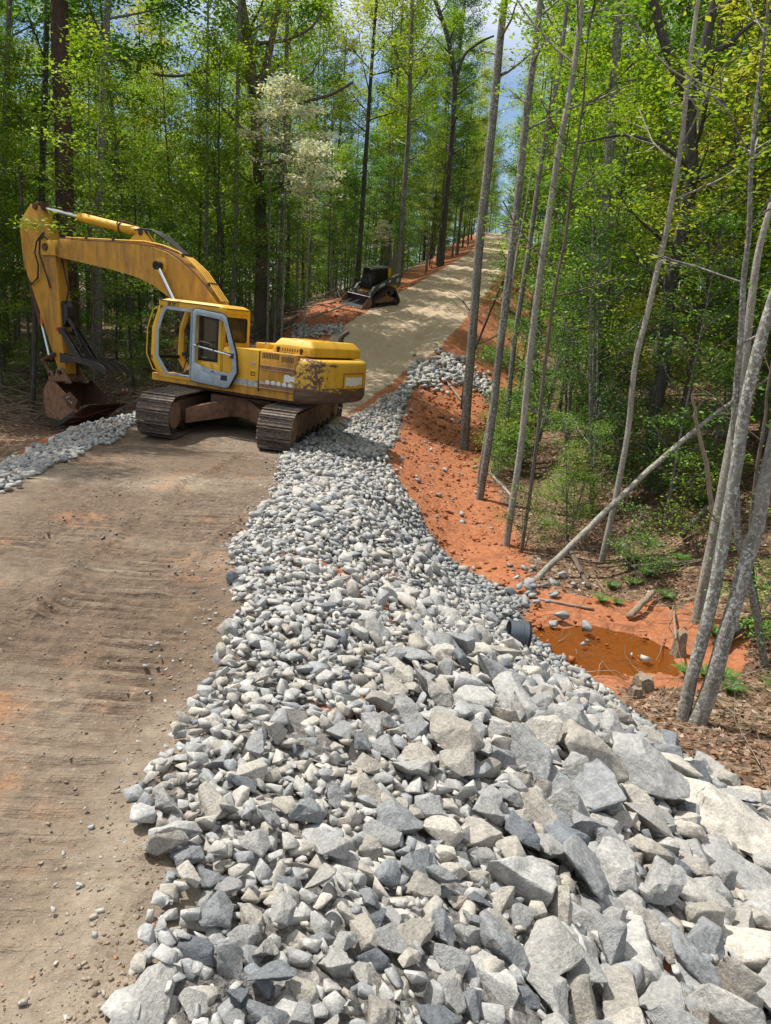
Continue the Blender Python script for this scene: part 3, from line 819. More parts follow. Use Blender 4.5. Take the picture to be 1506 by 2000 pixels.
def mat_tint():
    s = NT('tinted_glass'); t = s.n('ShaderNodeBsdfTransparent'); t.inputs[0].default_value = (.42, .40, .34, 1)
    g = s.n('ShaderNodeBsdfGlossy'); g.inputs['Roughness'].default_value = .12; g.inputs[0].default_value = (.35, .35, .33, 1)
    d = s.n('ShaderNodeBsdfDiffuse'); d.inputs[0].default_value = (.075, .06, .04, 1)
    m0 = s.n('ShaderNodeMixShader'); m0.inputs[0].default_value = .45; s.l(t.outputs[0], m0.inputs[1]); s.l(d.outputs[0], m0.inputs[2])
    m = s.n('ShaderNodeMixShader'); m.inputs[0].default_value = .07; s.l(m0.outputs[0], m.inputs[1]); s.l(g.outputs[0], m.inputs[2]); s.l(m.outputs[0], s.out.inputs[0]); return s.m
MT['tint'] = mat_tint()
def mat_counterweight():
    """yellow paint scraped down to rusty brown along the lower half, the corner and the rim"""
    s = NT('scraped_counterweight'); P = s.obj(); sp = s.n('ShaderNodeSeparateXYZ'); s.l(P, sp.inputs[0]); x, y, z = sp.outputs
    n = s.noise(P, 3.2, 6, .7); nf = s.noise(P, 14, 5, .75)
    mp = s.n('ShaderNodeMapping'); mp.inputs['Scale'].default_value = (1.2, 1.2, 10); s.l(P, mp.inputs[0]); hs = s.noise(mp.outputs[0], 2.0, 5, .7)
    mp2 = s.n('ShaderNodeMapping'); mp2.inputs['Scale'].default_value = (5, 5, .8); s.l(P, mp2.inputs[0]); vs = s.noise(mp2.outputs[0], 1.6, 5, .7)
    low = s.math('MULTIPLY', s.math('SUBTRACT', 1.47, z), 2.4)                       # scraped up to about z = 1.35
    low = s.math('ADD', low, s.math('MULTIPLY', s.math('SUBTRACT', hs, .5), 1.6))
    corner = s.math('SUBTRACT', .58, s.math('ABSOLUTE', s.math('SUBTRACT', y, 1.12)))   # the corner by the side panels
    corner = s.math('MULTIPLY', s.math('ADD', corner, s.math('MULTIPLY', s.math('SUBTRACT', nf, .62), 2.4)), 2.2)
    top = s.math('MULTIPLY', s.math('SUBTRACT', .07, s.math('ABSOLUTE', s.math('SUBTRACT', z, 1.80))), 9)
    top = s.math('MULTIPLY', s.math('ADD', top, s.math('MULTIPLY', s.math('SUBTRACT', n, .52), 3.)), s.ramp(y, [(.25, 0.), (.6, 1.)]))
    m = s.math('MAXIMUM', s.math('MAXIMUM', low, corner), s.math('MULTIPLY', top, .9))
    m = s.ramp(m, [(.34, 0.), (.44, 1.)])
    yel = s.mix(s.ramp(vs, [(.45, 0.), (.7, .5)]), (.60, .35, .035), (.30, .17, .05))
    yel = s.mix(s.ramp(z, [(.0, 0.), (1., 0.)]), yel, yel)
    br = s.ramp(hs, [(.3, (.055, .032, .022)), (.6, (.13, .080, .052)), (.75, (.22, .19, .16))])
    c = s.mix(m, yel, br)
    s.bsdf(c, s.mix(m, .45, .75), .4, bump=s.math('SUBTRACT', hs, s.math('MULTIPLY', m, .5)), bstr=.25, bdist=.01); return s.m
MT['cw'] = mat_counterweight()

def fin(bm, name, mat, parent=None, bev=0, seg=2, sharp=35, xf=None):
    if bev: bmesh.ops.bevel(bm, geom=list(bm.edges), offset=bev, segments=seg, profile=.6, affect='EDGES', clamp_overlap=True)
    bmesh.ops.recalc_face_normals(bm, faces=bm.faces)
    if xf is not None: bm.transform(xf)
    me = bpy.data.meshes.new(name); bm.to_mesh(me); bm.free()
    for p in me.polygons: p.use_smooth = True
    me.set_sharp_from_angle(angle=rad(sharp))
    return link(name, me, parent, mat)

def add_hexa(bm, pts):
    v = [bm.verts.new(p) for p in pts]
    for f in ((3, 2, 1, 0), (4, 5, 6, 7), (0, 1, 5, 4), (1, 2, 6, 5), (2, 3, 7, 6), (3, 0, 4, 7)): bm.faces.new([v[i] for i in f])
def add_box(bm, x0, x1, y0, y1, z0, z1):
    add_hexa(bm, [(x0, y0, z0), (x1, y0, z0), (x1, y1, z0), (x0, y1, z0), (x0, y0, z1), (x1, y0, z1), (x1, y1, z1), (x0, y1, z1)])
def add_prism(bm, prof, y0, y1, axis='xz'):
    """profile in the x-z plane pushed out from y0 to y1 (or x-y plane pushed out in z)"""
    mk = (lambda a, b, t: (a, t, b)) if axis == 'xz' else ((lambda a, b, t: (a, b, t)) if axis == 'xy' else (lambda a, b, t: (t, a, b)))
    A = [bm.verts.new(mk(a, b, y0)) for a, b in prof]; B = [bm.verts.new(mk(a, b, y1)) for a, b in prof]
    n = len(prof)
    bm.faces.new(A); bm.faces.new(B[::-1])
    for i in range(n): bm.faces.new([A[(i + 1) % n], A[i], B[i], B[(i + 1) % n]])
def add_frame(bm, outer, inner, y0, y1, axis='xz'):
    mk = (lambda a, b, t: (a, t, b)) if axis == 'xz' else (lambda a, b, t: (t, a, b))
    n = len(outer); R = [[bm.verts.new(mk(a, b, t)) for a, b in L] for t in (y0, y1) for L in (outer, inner)]
    o0, i0, o1, i1 = R
    for k in range(n):
        j = (k + 1) % n
        bm.faces.new([o0[k], o0[j], i0[j], i0[k]]); bm.faces.new([o1[j], o1[k], i1[k], i1[j]])
        bm.faces.new([o0[j], o0[k], o1[k], o1[j]]); bm.faces.new([i0[k], i0[j], i1[j], i1[k]])
def add_tube(bm, pts, r, seg=8, cap=True):
    pts = [Vector(p) for p in pts]; rs = r if isinstance(r, (list, tuple)) else [r] * len(pts)
    rings = []; prev = None
    for i, p in enumerate(pts):
        d = (pts[min(i + 1, len(pts) - 1)] - pts[max(i - 1, 0)]).normalized()
        if prev is None: a = d.orthogonal().normalized()
        else:
            a = prev - d * prev.dot(d); a.normalize()
        prev = a; b = d.cross(a)
        rings.append([bm.verts.new(p + (a * math.cos(2 * math.pi * k / seg) + b * math.sin(2 * math.pi * k / seg)) * rs[i]) for k in range(seg)])
    for A, B in zip(rings[:-1], rings[1:]):
        for k in range(seg): bm.faces.new([A[k], A[(k + 1) % seg], B[(k + 1) % seg], B[k]])
    if cap: bm.faces.new(rings[0][::-1]); bm.faces.new(rings[-1])
def rpoly(pts, r, seg=4):
    """polygon with its corners rounded; r one radius or one per corner"""
    out = []; n = len(pts)
    for i in range(n):
        p0, p, p1 = Vector(pts[i - 1]), Vector(pts[i]), Vector(pts[(i + 1) % n])
        rr = r[i] if isinstance(r, (list, tuple)) else r
        if rr <= 0: out.append(tuple(p)); continue
        a, b = (p0 - p), (p1 - p); k = min(rr, a.length * .48, b.length * .48)
        A, B = p + a.normalized() * k, p + b.normalized() * k
        for t in range(seg + 1):
            t /= seg; q = A * (1 - t) ** 2 + p * 2 * t * (1 - t) + B * t * t; out.append((q.x, q.y))
    return out
def text_mesh(name, body, size, mat, parent, M_, extrude=.002, shear=0, bold=0):
    cu = bpy.data.curves.new(name, 'FONT'); cu.body = body; cu.size = size; cu.extrude = extrude; cu.align_x = 'CENTER'; cu.align_y = 'CENTER'; cu.shear = shear; cu.offset = bold
    t = bpy.data.objects.new('tmp_text', cu); COL.objects.link(t)
    dg = bpy.context.evaluated_depsgraph_get(); me = bpy.data.meshes.new_from_object(t.evaluated_get(dg)); me.name = name
    bpy.data.objects.remove(t); me.materials.clear()
    o = link(name, me, parent, mat); o.matrix_local = M_; return o
def BM(): return bmesh.new()

# ------------------------------------------------------------------ excavator
def Rm(yaw, pitch, roll):
    return (Matrix.Rotation(yaw, 4, 'Z') @ Matrix.Rotation(pitch, 4, 'Y') @ Matrix.Rotation(roll, 4, 'X'))
EX_POS = Vector((-3.45, 18.05, -1.535))
RS_ = Rm(rad(152.4), rad(-.6), rad(2.1)); RU_ = Rm(rad(82), 0, rad(2.4))
ex = empty('excavator', mat=Matrix.Translation(EX_POS) @ RS_)
tag(ex, 'large weathered yellow tracked excavator parked across the dirt road, bucket lowered on the left', 'excavator')
UX = RS_.inverted() @ RU_        # undercarriage frame inside the upper frame
TRK_Y = {'l': (.95, 1.70), 'r': (-1.74, -.99)}
def track(side):
    y0, y1 = TRK_Y[side]; ym = (y0 + y1) / 2
    # loop: near end (idler) rises more than the far one
    xa, xb, ra, rb = -2.12, 2.0, .44, .44; zc = .46
    pts = []
    def arc(cx, cz, r_, a0, a1, n):
        for i in range(n + 1):
            a = a0 + (a1 - a0) * i / n; pts.append((cx + r_ * math.cos(a), cz + r_ * math.sin(a)))
    arc(xb, zc, rb, -math.pi / 2, math.pi / 2, 24); arc(xa, zc, ra, math.pi / 2, math.pi * 1.5, 24)
    pts.append(pts[0])
    P_ = np.array(pts); sg = np.linalg.norm(np.diff(P_, axis=0), axis=1); cum = np.concatenate([[0], np.cumsum(sg)]); L = cum[-1]
    n = 49
    # carrier frame
    bm = BM(); add_prism(bm, rpoly([(-2.15, .20), (2.0, .20), (2.1, .50), (1.7, .74), (-1.8, .74), (-2.2, .55)], .08), ym - .19, ym + .19)
    add_prism(bm, rpoly([(-2.48, .46), (-2.15, .14), (-1.82, .30), (-1.82, .66), (-2.15, .80)], .12), ym - .30, ym + .30)
    tr = fin(bm, 'track', MT['dirt_steel'], ex, .012, 1, xf=UX)
    # rollers and sprocket
    for k in range(7):
        bm = BM(); add_tube(bm, [(-1.5 + k * .5, ym - .24, .17), (-1.5 + k * .5, ym + .24, .17)], .11, 14); fin(bm, 'roller', MT['steel_dark'], tr, xf=UX)
    bm = BM()
    for k in range(20):
        a = k * math.tau / 20; add_tube(bm, [(2.0 + .3 * math.cos(a), ym, .46 + .3 * math.sin(a)), (2.0 + .39 * math.cos(a), ym, .46 + .39 * math.sin(a))], [.05, .025], 6)
    add_tube(bm, [(2.0, ym - .06, .46), (2.0, ym + .06, .46)], .32, 24); add_tube(bm, [(2.0, ym - .3, .46), (2.0, ym + .3, .46)], .2, 20)
    fin(bm, 'sprocket', MT['dirt_steel'], tr, xf=UX)
    # one shoe: plate with three grousers, bolts and link
    bm = BM(); w = (y1 - y0) / 2; pl = L / n
    add_box(bm, -pl * .5, pl * .47, -w, w, 0, .018)
    for gxk, hh in ((-pl * .42, .05), (-.0, .034), (pl * .38, .034)): add_hexa(bm, [(gxk - .012, -w, .018), (gxk + .012, -w, .018), (gxk + .012, w, .018), (gxk - .012, w, .018), (gxk - .007, -w, hh), (gxk + .007, -w, hh), (gxk + .007, w, hh), (gxk - .007, w, hh)])
    for yy in (-.09, .09):
        add_box(bm, -pl * .55, pl * .45, yy - .02, yy + .02, -.09, -.002)
    sh = fin(bm, 'track_shoe', MT['shoe'], tr, 0)
    me = sh.data; bpy.data.objects.remove(sh)
    bm = BM()
    for yy in (-.13, -.06, .06, .13): add_box(bm, -.034, -.006, yy - .014, yy + .014, .018, .036)
    bo = fin(bm, 'bolt', MT['black'], None); bme = bo.data; bpy.data.objects.remove(bo)
    # weld bolts into the shoe as a second material
    t2 = bmesh.new(); t2.from_mesh(me); k0 = len(t2.faces); t2.from_mesh(bme)
    t2.faces.ensure_lookup_table()
    for f in t2.faces[k0:]: f.material_index = 1
    t2.to_mesh(me); t2.free(); me.materials.append(MT['black'])
    for i in range(n):
        s_ = (i + .5) * pl
        x_, z_ = np.interp(s_, cum, P_[:, 0]), np.interp(s_, cum, P_[:, 1])
        xa_, za_ = np.interp(s_ - pl * .5, cum, P_[:, 0]), np.interp(s_ - pl * .5, cum, P_[:, 1])
        xb_, zb_ = np.interp(s_ + pl * .5, cum, P_[:, 0]), np.interp(s_ + pl * .5, cum, P_[:, 1])
        t = Vector((xb_ - xa_, 0, zb_ - za_)).normalized(); yv = Vector((0, 1, 0)); nn = yv.cross(t) * -1
        # outward normal: away from loop centre
        c_ = Vector((x_ - np.clip(x_, xa, xb), 0, z_ - zc))
        nn = Vector((t.z, 0, -t.x))
        if nn.dot(c_) < 0: nn = -nn
        yy = nn.cross(t)
        sag = -.05 * math.exp(-((x_ - .1) / 1.1) ** 2) if z_ > .8 else 0
        Mx = Matrix(((t.x, yy.x, nn.x, x_), (t.y, yy.y, nn.y, ym), (t.z, yy.z, nn.z, z_ + sag), (0, 0, 0, 1)))
        o = link('track_shoe', me, tr); o.matrix_local = UX @ Mx
for sd in ('l', 'r'): track(sd)
# frame between the tracks: arched arms like an X and the turntable
bm = BM()
for sx in (-1, 1):
    for yy0, yy1 in ((.05, .95), (-.1, -1.05)):
        add_hexa(bm, [(sx * .25, yy0, .42), (sx * 1.35, yy1, .26), (sx * 1.72, yy1, .26), (sx * .75, yy0, .42), (sx * .25, yy0, .86), (sx * 1.25, yy1, .62), (sx * 1.72, yy1, .60), (sx * .8, yy0, .86)])
add_box(bm, -.85, .85, -.75, .72, .40, .86)
add_tube(bm, [(0, -.05, .84), (0, -.05, 1.02)], .72, 36)
fin(bm, 'undercarriage_frame', MT['dirt_steel'], ex, .02, 2, xf=UX)

SY = 1.30      # the side of the body that faces the camera
# --- turntable deck with its lower skirt
bm = BM(); add_prism(bm, rpoly([(2.05, -1.25), (2.05, SY - .02), (-2.1, SY - .02), (-2.35, 1.0), (-2.35, -1.0), (-2.1, -1.25)], .08), 1.0, 1.16, 'xy')
fin(bm, 'deck_skirt', MT['yellow_worn'], ex, .02, 2)
bm = BM(); add_box(bm, -2.2, 1.9, -1.15, 1.15, .93, 1.0); fin(bm, 'belly_plate', MT['rust'], ex)
# --- body behind the cab: rounded corner box
bm = BM(); add_prism(bm, rpoly([(-1.16, 1.16), (-.14, 1.16), (-.14, 1.98), (-1.16, 1.99)], [0, 0, .12, .0]), .35, SY, 'xz')
body = fin(bm, 'tank_housing', MT['yellow'], ex, .05, 3)
bm = BM(); add_box(bm, -1.16, 1.1, -1.22, .30, 1.16, 1.86); fin(bm, 'right_side_housing', MT['yellow'], ex, .05, 3)
bm = BM(); add_box(bm, -.95, -.15, -1.1, .15, 1.86, 2.10); hs_ = fin(bm, 'hydraulic_tank', MT['yellow'], ex, .03, 2)
bm = BM(); add_tube(bm, [(-.8, .55, 1.97), (-.8, .55, 2.10)], .055, 16); o = fin(bm, 'filler_neck', MT['yellow'], ex)
bm = BM(); add_tube(bm, [(-.8, .55, 2.10), (-.8, .55, 2.125)], .065, 16); fin(bm, 'cap', MT['chrome'], o)
# engine bay side panel with louvres and brown rails
bm = BM(); add_box(bm, -2.16, -1.18, .4, SY + .005, 1.16, 1.975); pan = fin(bm, 'engine_side_panel', MT['yellow_worn'], ex, .018, 2)
bm = BM(); add_box(bm, -2.16, -1.18, -1.22, .4, 1.16, 1.96); fin(bm, 'engine_bay', MT['yellow_worn'], ex, .03, 2)
bm = BM(); add_box(bm, -1.183, -1.168, .5, SY + .008, 1.1, 1.97); fin(bm, 'panel_seam', MT['black'], pan)
for k in range(11):
    bm = BM(); x0 = -1.25 - k * .042; add_hexa(bm, [(x0 - .02, SY + .0, 1.83), (x0, SY + .0, 1.83), (x0 - .01, SY + .0, 1.95), (x0 - .03, SY + .0, 1.95), (x0 - .02, SY + .012, 1.83), (x0, SY + .012, 1.83), (x0 - .01, SY + .012, 1.95), (x0 - .03, SY + .012, 1.95)]); fin(bm, 'louvre', MT['black'], pan)
for k in range(8):
    bm = BM(); x0 = -1.76 - k * .042; add_hexa(bm, [(x0 - .02, SY + .0, 1.80), (x0, SY + .0, 1.80), (x0 - .01, SY + .0, 1.92), (x0 - .03, SY + .0, 1.92), (x0 - .02, SY + .012, 1.80), (x0, SY + .012, 1.80), (x0 - .01, SY + .012, 1.92), (x0 - .03, SY + .012, 1.92)]); fin(bm, 'louvre', MT['rust'], pan)
for z0 in (1.60, 1.20):
    bm = BM(); add_box(bm, -2.14, -1.22, SY, SY + .035, z0, z0 + .085); add_box(bm, -2.14, -1.22, SY, SY + .055, z0 - .014, z0); fin(bm, 'side_rail', MT['dirt_steel'], pan, .006, 1)
# white worn letters and sticker patches on the panel
for k in range(5):
    bm = BM(); cx = -1.42 - k * .15; add_prism(bm, [(cx + .055 * math.cos(a) * (1 + .1 * math.sin(3 * a + k)), 1.325 + .05 * math.sin(a)) for a in np.linspace(0, math.tau, 13)[:-1]], SY + .005, SY + .0085, 'xz')
    fin(bm, 'worn_letter', MT['white_sticker'], pan)
def patch(name, pts, y, mat, parent):
    bm = BM(); add_prism(bm, pts, y, y + .003, 'xz'); return fin(bm, name, mat, parent)
rr = random.Random(4)
def ragged(x0, x1, z0, z1, n=9, a=.02):
    p = [(x0 + (x1 - x0) * i / n, z0 + rr.uniform(-a, a)) for i in range(n + 1)] + [(x1 - (x1 - x0) * i / n, z1 + rr.uniform(-a, a)) for i in range(n + 1)]
    return p
patch('peeled_sticker', ragged(-1.85, -2.13, 1.40, 1.53), SY + .005, MT['white_sticker'], pan)
patch('stripe', ragged(-1.2, -2.12, 1.275, 1.335, 14, .008), SY + .005, MT['silver'], pan)
patch('stripe', ragged(-.45, -1.155, 1.19, 1.32, 12, .012), SY + .0035, MT['silver'], body)
# latch plate
bm = BM(); add_frame(bm, rpoly([(-.93, 1.38), (-1.09, 1.38), (-1.09, 1.54), (-.93, 1.54)], .02), rpoly([(-.95, 1.40), (-1.07, 1.40), (-1.07, 1.52), (-.95, 1.52)], .015), SY, SY + .012); fin(bm, 'latch_frame', MT['yellow'], body)
bm = BM(); add_box(bm, -1.06, -.96, SY + .001, SY + .006, 1.42, 1.50); lf = fin(bm, 'latch', MT['rust'], body)
bm = BM(); add_box(bm, -1.04, -.99, SY + .006, SY + .012, 1.44, 1.48); fin(bm, 'key_plate', MT['yellow'], lf)
patch('small_label', ragged(-.95, -1.08, 1.66, 1.71, 4, .003), SY + .002, MT['silver'], body)
# --- counterweight: curved rear, rounded rim
cw_plan = []
def cwp(y_): return -2.72 + .16 * (abs(y_) / 1.3) ** 2
cw_plan = [(-2.12, SY + .005), (-2.12, -1.25)] + [(-2.25, -1.25)] + [(-2.38, -1.2), (-2.50, -1.08), (-2.57, -.92)] + [(cwp(y_), y_) for y_ in np.linspace(-.75, .85, 10)] + [(-2.585, 1.02), (-2.50, 1.17), (-2.38, 1.27), (-2.24, SY + .005)]
bm = BM(); n = len(cw_plan)
prof = [(.93, 1.055), (.985, .985), (1.0, 1.12), (1.0, 1.70), (.985, 1.80), (.955, 1.87), (.90, 1.905)]
# several rings from bottom to top, pulled in at the rims
prof = [(.905, .96), (.965, 1.0), (1.0, 1.08), (1.0, 1.3), (1.0, 1.55), (1.0, 1.76), (.988, 1.84), (.962, 1.89), (.915, 1.915)]
rings = []
for k_, z_ in prof:
    rings.append([bm.verts.new((-1.3 + (x_ + 1.3) * k_ if x_ < -2.13 else x_, y_ * (1 - (1 - k_) * .9), z_ + (.02 * (-x_ - 2.2) if z_ < 1.05 else 0))) for x_, y_ in cw_plan])
for A, B in zip(rings[:-1], rings[1:]):
    for k in range(n): bm.faces.new([A[k], A[(k + 1) % n], B[(k + 1) % n], B[k]])
bm.faces.new(rings[0][::-1]); bm.faces.new(rings[-1])
cw = fin(bm, 'counterweight', MT['cw'], ex, sharp=50)
# raised plate with a torn white sticker on the rear
def on_cw(y_, z_, d): return (cwp(y_) - d, y_, z_)
def cw_plate(name, y0, y1, z0, z1, d, mat, parent, rag=0, seg=12):
    bm = BM(); A = []
    for i in range(seg + 1):
        y_ = y0 + (y1 - y0) * i / seg
        a_, b_ = z0 + rr.uniform(-rag, rag), z1 + rr.uniform(-rag, rag)
        A.append([bm.verts.new(on_cw(y_, a_, -.01)), bm.verts.new(on_cw(y_, a_, d)), bm.verts.new(on_cw(y_, b_, d)), bm.verts.new(on_cw(y_, b_, -.01))])
    for P_, Q_ in zip(A[:-1], A[1:]):
        for k in range(4): bm.faces.new([P_[k], P_[(k + 1) % 4], Q_[(k + 1) % 4], Q_[k]])
    bm.faces.new(A[0]); bm.faces.new(A[-1][::-1]); return fin(bm, name, mat, parent)
pl = cw_plate('rear_plate', .28, -.62, 1.30, 1.64, .012, MT['yellow'], cw)
cw_plate('torn_sticker', .20, -.56, 1.375, 1.56, .0155, MT['white_sticker'], pl, .018, 16)
bm = BM()
for (a_, b_) in (((.28, 1.30), (-.62, 1.30)), ((.28, 1.64), (-.62, 1.64)), ((.28, 1.30), (.28, 1.64)), ((-.62, 1.30), (-.62, 1.64))):
    add_tube(bm, [on_cw(a_[0] + (b_[0] - a_[0]) * t, a_[1] + (b_[1] - a_[1]) * t, .012) for t in np.linspace(0, 1, 8)], .008, 5)
fin(bm, 'plate_rim', MT['rust'], pl)
# --- engine hood
HP = [(-1.22, .98), (-2.36, .98), (-2.44, -.95), (-1.22, -.95)]
bm = BM(); 
lo = rpoly(HP, .10, 3); hi = rpoly([(-1.36, .86), (-2.20, .86), (-2.26, -.86), (-1.36, -.86)], .08, 3); mid_ = rpoly([(-1.25, .965), (-2.33, .965), (-2.41, -.935), (-1.25, -.935)], .10, 3)
Rg = [[bm.verts.new((x_, y_, z_)) for x_, y_ in L] for L, z_ in ((lo, 1.955), (mid_, 2.14), (hi, 2.285))]
for A, B in zip(Rg[:-1], Rg[1:]):
    for k in range(len(A)): bm.faces.new([A[k], A[(k + 1) % len(A)], B[(k + 1) % len(A)], B[k]])
bm.faces.new(Rg[-1]); bm.faces.new(Rg[0][::-1])
hood = fin(bm, 'engine_hood', MT['yellow'], ex, .018, 2, 45)
for k in range(7):
    bm = BM(); x0 = -1.52 - k * .065; add_hexa(bm, [(x0 - .028, .972, 2.02), (x0, .972, 2.02), (x0, .955, 2.15), (x0 - .028, .955, 2.15), (x0 - .028, .978, 2.02), (x0, .978, 2.02), (x0, .961, 2.15), (x0 - .028, .961, 2.15)]); fin(bm, 'vent_slot', MT['black'], hood)
for k in range(9):
    bm = BM(); add_box(bm, -2.05, -1.55, -.70 + k * .075, -.685 + k * .075, 2.286, 2.291); fin(bm, 'top_slot', MT['rust'], hood)
for y_ in (.35, -.05):
    bm = BM(); add_box(bm, -2.2, -1.37, y_ - .012, y_ + .012, 2.285, 2.30); fin(bm, 'hood_rib', MT['yellow'], hood)
for x0, z0 in ((-1.42, 2.06), (-2.03, 2.06)):
    bm = BM(); add_tube(bm, [(x0, .96, z0), (x0, .995, z0)], .045, 10); add_box(bm, x0 - .02, x0 + .02, .97, 1.0, z0 - .12, z0); fin(bm, 'hood_latch', MT['steel_dark'], hood)
bm = BM(); add_box(bm, -2.10, -2.06, 1.0, 1.02, 1.9, 1.95); add_tube(bm, [(-1.6, .995, 1.99), (-1.6, 1.02, 1.975), (-1.82, 1.02, 1.975), (-1.82, .995, 1.99)], .01, 6); fin(bm, 'hood_handle', MT['rust'], hood)
# exhaust pipe bent towards the rear
bm = BM(); add_tube(bm, [(-1.95, -.72, 2.24), (-1.95, -.72, 2.36), (-1.99, -.74, 2.44), (-2.10, -.80, 2.54)], [.065, .065, .055, .048], 14, False); add_tube(bm, [(-1.95, -.72, 2.24), (-1.95, -.72, 2.30)], .085, 14)
fin(bm, 'exhaust_pipe', MT['steel_dark'], ex)
# --- cab
CY0, CY1 = .36, SY
cabp = [(1.80, 1.06), (2.05, 1.48), (2.03, 2.2), (1.80, 2.72), (1.62, 2.86), (-.10, 2.80), (-.12, 1.06)]
cab = empty('cab'); cab.parent = ex
def side_outer(): return [(1.76, 1.10), (2.05, 1.50), (2.02, 2.22), (1.82, 2.72), (1.70, 2.83), (.70, 2.83), (.70, 1.10)]
def side_inner(): return [(1.55, 1.19), (1.86, 1.55), (1.86, 2.18), (1.69, 2.62), (1.60, 2.70), (.80, 2.69), (.80, 1.19)]
bm = BM(); add_frame(bm, side_outer(), side_inner(), CY1 - .07, CY1); add_frame(bm, side_outer(), side_inner(), CY0, CY0 + .05)
fin(bm, 'cab_front_side_frame', MT['yellow'], cab, .014, 2)
# lining round the door opening in the grey of the door
bm = BM(); add_frame(bm, [(1.57, 1.165), (1.885, 1.54), (1.885, 2.2), (1.705, 2.645), (1.61, 2.725), (.775, 2.715), (.775, 1.165)], [(1.49, 1.215), (1.80, 1.58), (1.80, 2.16), (1.64, 2.57), (1.565, 2.65), (.83, 2.635), (.83, 1.215)], CY1 - .02, CY1 + .012)
fin(bm, 'door_surround', MT['blue_grey'], cab, .008, 1)
bm = BM(); add_frame(bm, [(.70, 1.10), (.70, 2.83), (-.12, 2.76), (-.12, 1.10)], rpoly([(.56, 1.62), (.56, 2.60), (.02, 2.58), (.02, 1.62)], 0), CY1 - .07, CY1)
add_frame(bm, [(.70, 1.10), (.70, 2.83), (-.12, 2.76), (-.12, 1.10)], [(.56, 1.9), (.56, 2.60), (.02, 2.58), (.02, 1.9)], CY0, CY0 + .05)
fin(bm, 'cab_rear_side_frame', MT['yellow'], cab, .014, 2)
bm = BM(); add_frame(bm, [(.58, 1.60), (.58, 2.62), (.0, 2.60), (.0, 1.60)], [(.50, 1.68), (.50, 2.54), (.08, 2.52), (.08, 1.68)], CY1 - .03, CY1 + .006); wr = fin(bm, 'side_window', MT['black'], cab, .006, 1)
bm = BM(); add_box(bm, .09, .49, CY1 - .022, CY1 - .017, 1.69, 2.53); fin(bm, 'pane', MT['tint'], wr)
# rear wall with its big window
ro = rpoly([(CY0, 1.10), (CY1, 1.10), (CY1, 2.76), (CY0, 2.76)], [0, 0, .12, .12], 4); 
ri = rpoly([(CY0 + .12, 2.07), (CY1 - .10, 2.07), (CY1 - .10, 2.60), (CY0 + .12, 2.60)], [0, 0, .07, .07], 4)
bm = BM(); add_frame(bm, ro, ri, -.125, -.07, 'yz'); fin(bm, 'rear_wall', MT['yellow'], cab, .01, 1)
bm = BM(); ro2 = rpoly([(CY0 + .11, 2.06), (CY1 - .09, 2.06), (CY1 - .09, 2.61), (CY0 + .11, 2.61)], .07, 4); ri2 = rpoly([(CY0 + .14, 2.09), (CY1 - .12, 2.09), (CY1 - .12, 2.58), (CY0 + .14, 2.58)], .05, 4)
add_frame(bm, ro2, ri2, -.132, -.10, 'yz'); rw = fin(bm, 'rear_window', MT['black'], cab)
bm = BM(); add_prism(bm, ri2, -.118, -.112, 'yz'); fin(bm, 'pane', MT['tint'], rw)
# front posts and windscreen side
bm = BM()
for y_ in (CY0 + .02, CY1 - .06):
    add_tube(bm, [(1.78, y_, 1.10), (2.03, y_, 1.50), (2.01, y_, 2.22), (1.80, y_, 2.72)], .03, 6)
add_box(bm, 1.98, 2.04, CY0, CY1, 1.50, 1.58); add_box(bm, 1.70, 1.78, CY0, CY1, 2.66, 2.74)
fin(bm, 'windscreen_frame', MT['black'], cab)
bm = BM(); add_hexa(bm, [(2.005, CY0 + .05, 1.58), (2.015, CY0 + .05, 1.58), (2.015, CY1 - .09, 1.58), (2.005, CY1 - .09, 1.58), (1.80, CY0 + .05, 2.66), (1.81, CY0 + .05, 2.66), (1.81, CY1 - .09, 2.66), (1.80, CY1 - .09, 2.66)]); fin(bm, 'windscreen', MT['clear'], cab)
bm = BM(); add_tube(bm, [(1.80, CY1 + .02, 1.22), (1.92, CY1 + .05, 1.25), (2.13, CY1 + .05, 1.6), (2.11, CY1 + .05, 2.2), (1.94, CY1 + .05, 2.62), (1.84, CY1 + .02, 2.68)], .014, 8); fin(bm, 'grab_rail', MT['yellow'], cab)
# roof: crowned slab with rounded rim
bm = BM(); rp = rpoly([(1.86, CY0 - .01), (1.86, CY1 + .01), (-.15, CY1 + .01), (-.15, CY0 - .01)], .12, 4); rp2 = rpoly([(1.66, CY0 + .08), (1.66, CY1 - .08), (-.02, CY1 - .08), (-.02, CY0 + .08)], .10, 4)
Rg = [[bm.verts.new((x_, y_, z_ - .022 * (1.8 - x_) * 1)) for x_, y_ in L] for L, z_ in ((rp, 2.735), (rp, 2.84), (rp2, 2.905))]
for A, B in zip(Rg[:-1], Rg[1:]):
    for k in range(len(A)): bm.faces.new([A[k], A[(k + 1) % len(A)], B[(k + 1) % len(A)], B[k]])
bm.faces.new(Rg[-1]); bm.faces.new(Rg[0][::-1]); roof = fin(bm, 'roof', MT['yellow'], cab, .015, 2, 45)
bm = BM(); add_tube(bm, [(1.84, CY1 + .015, 2.852), (.7, CY1 + .015, 2.828), (.1, CY1 + .015, 2.812), (-.1, CY1 - .02, 2.80), (-.155, CY1 - .12, 2.79), (-.155, CY0 + .1, 2.79)], .011, 6); fin(bm, 'rain_gutter', MT['rust'], roof)
bm = BM(); add_box(bm, -.02, .62, CY1 - .02, CY1 + .010, 2.62, 2.72); fin(bm, 'door_track', MT['black'], cab)
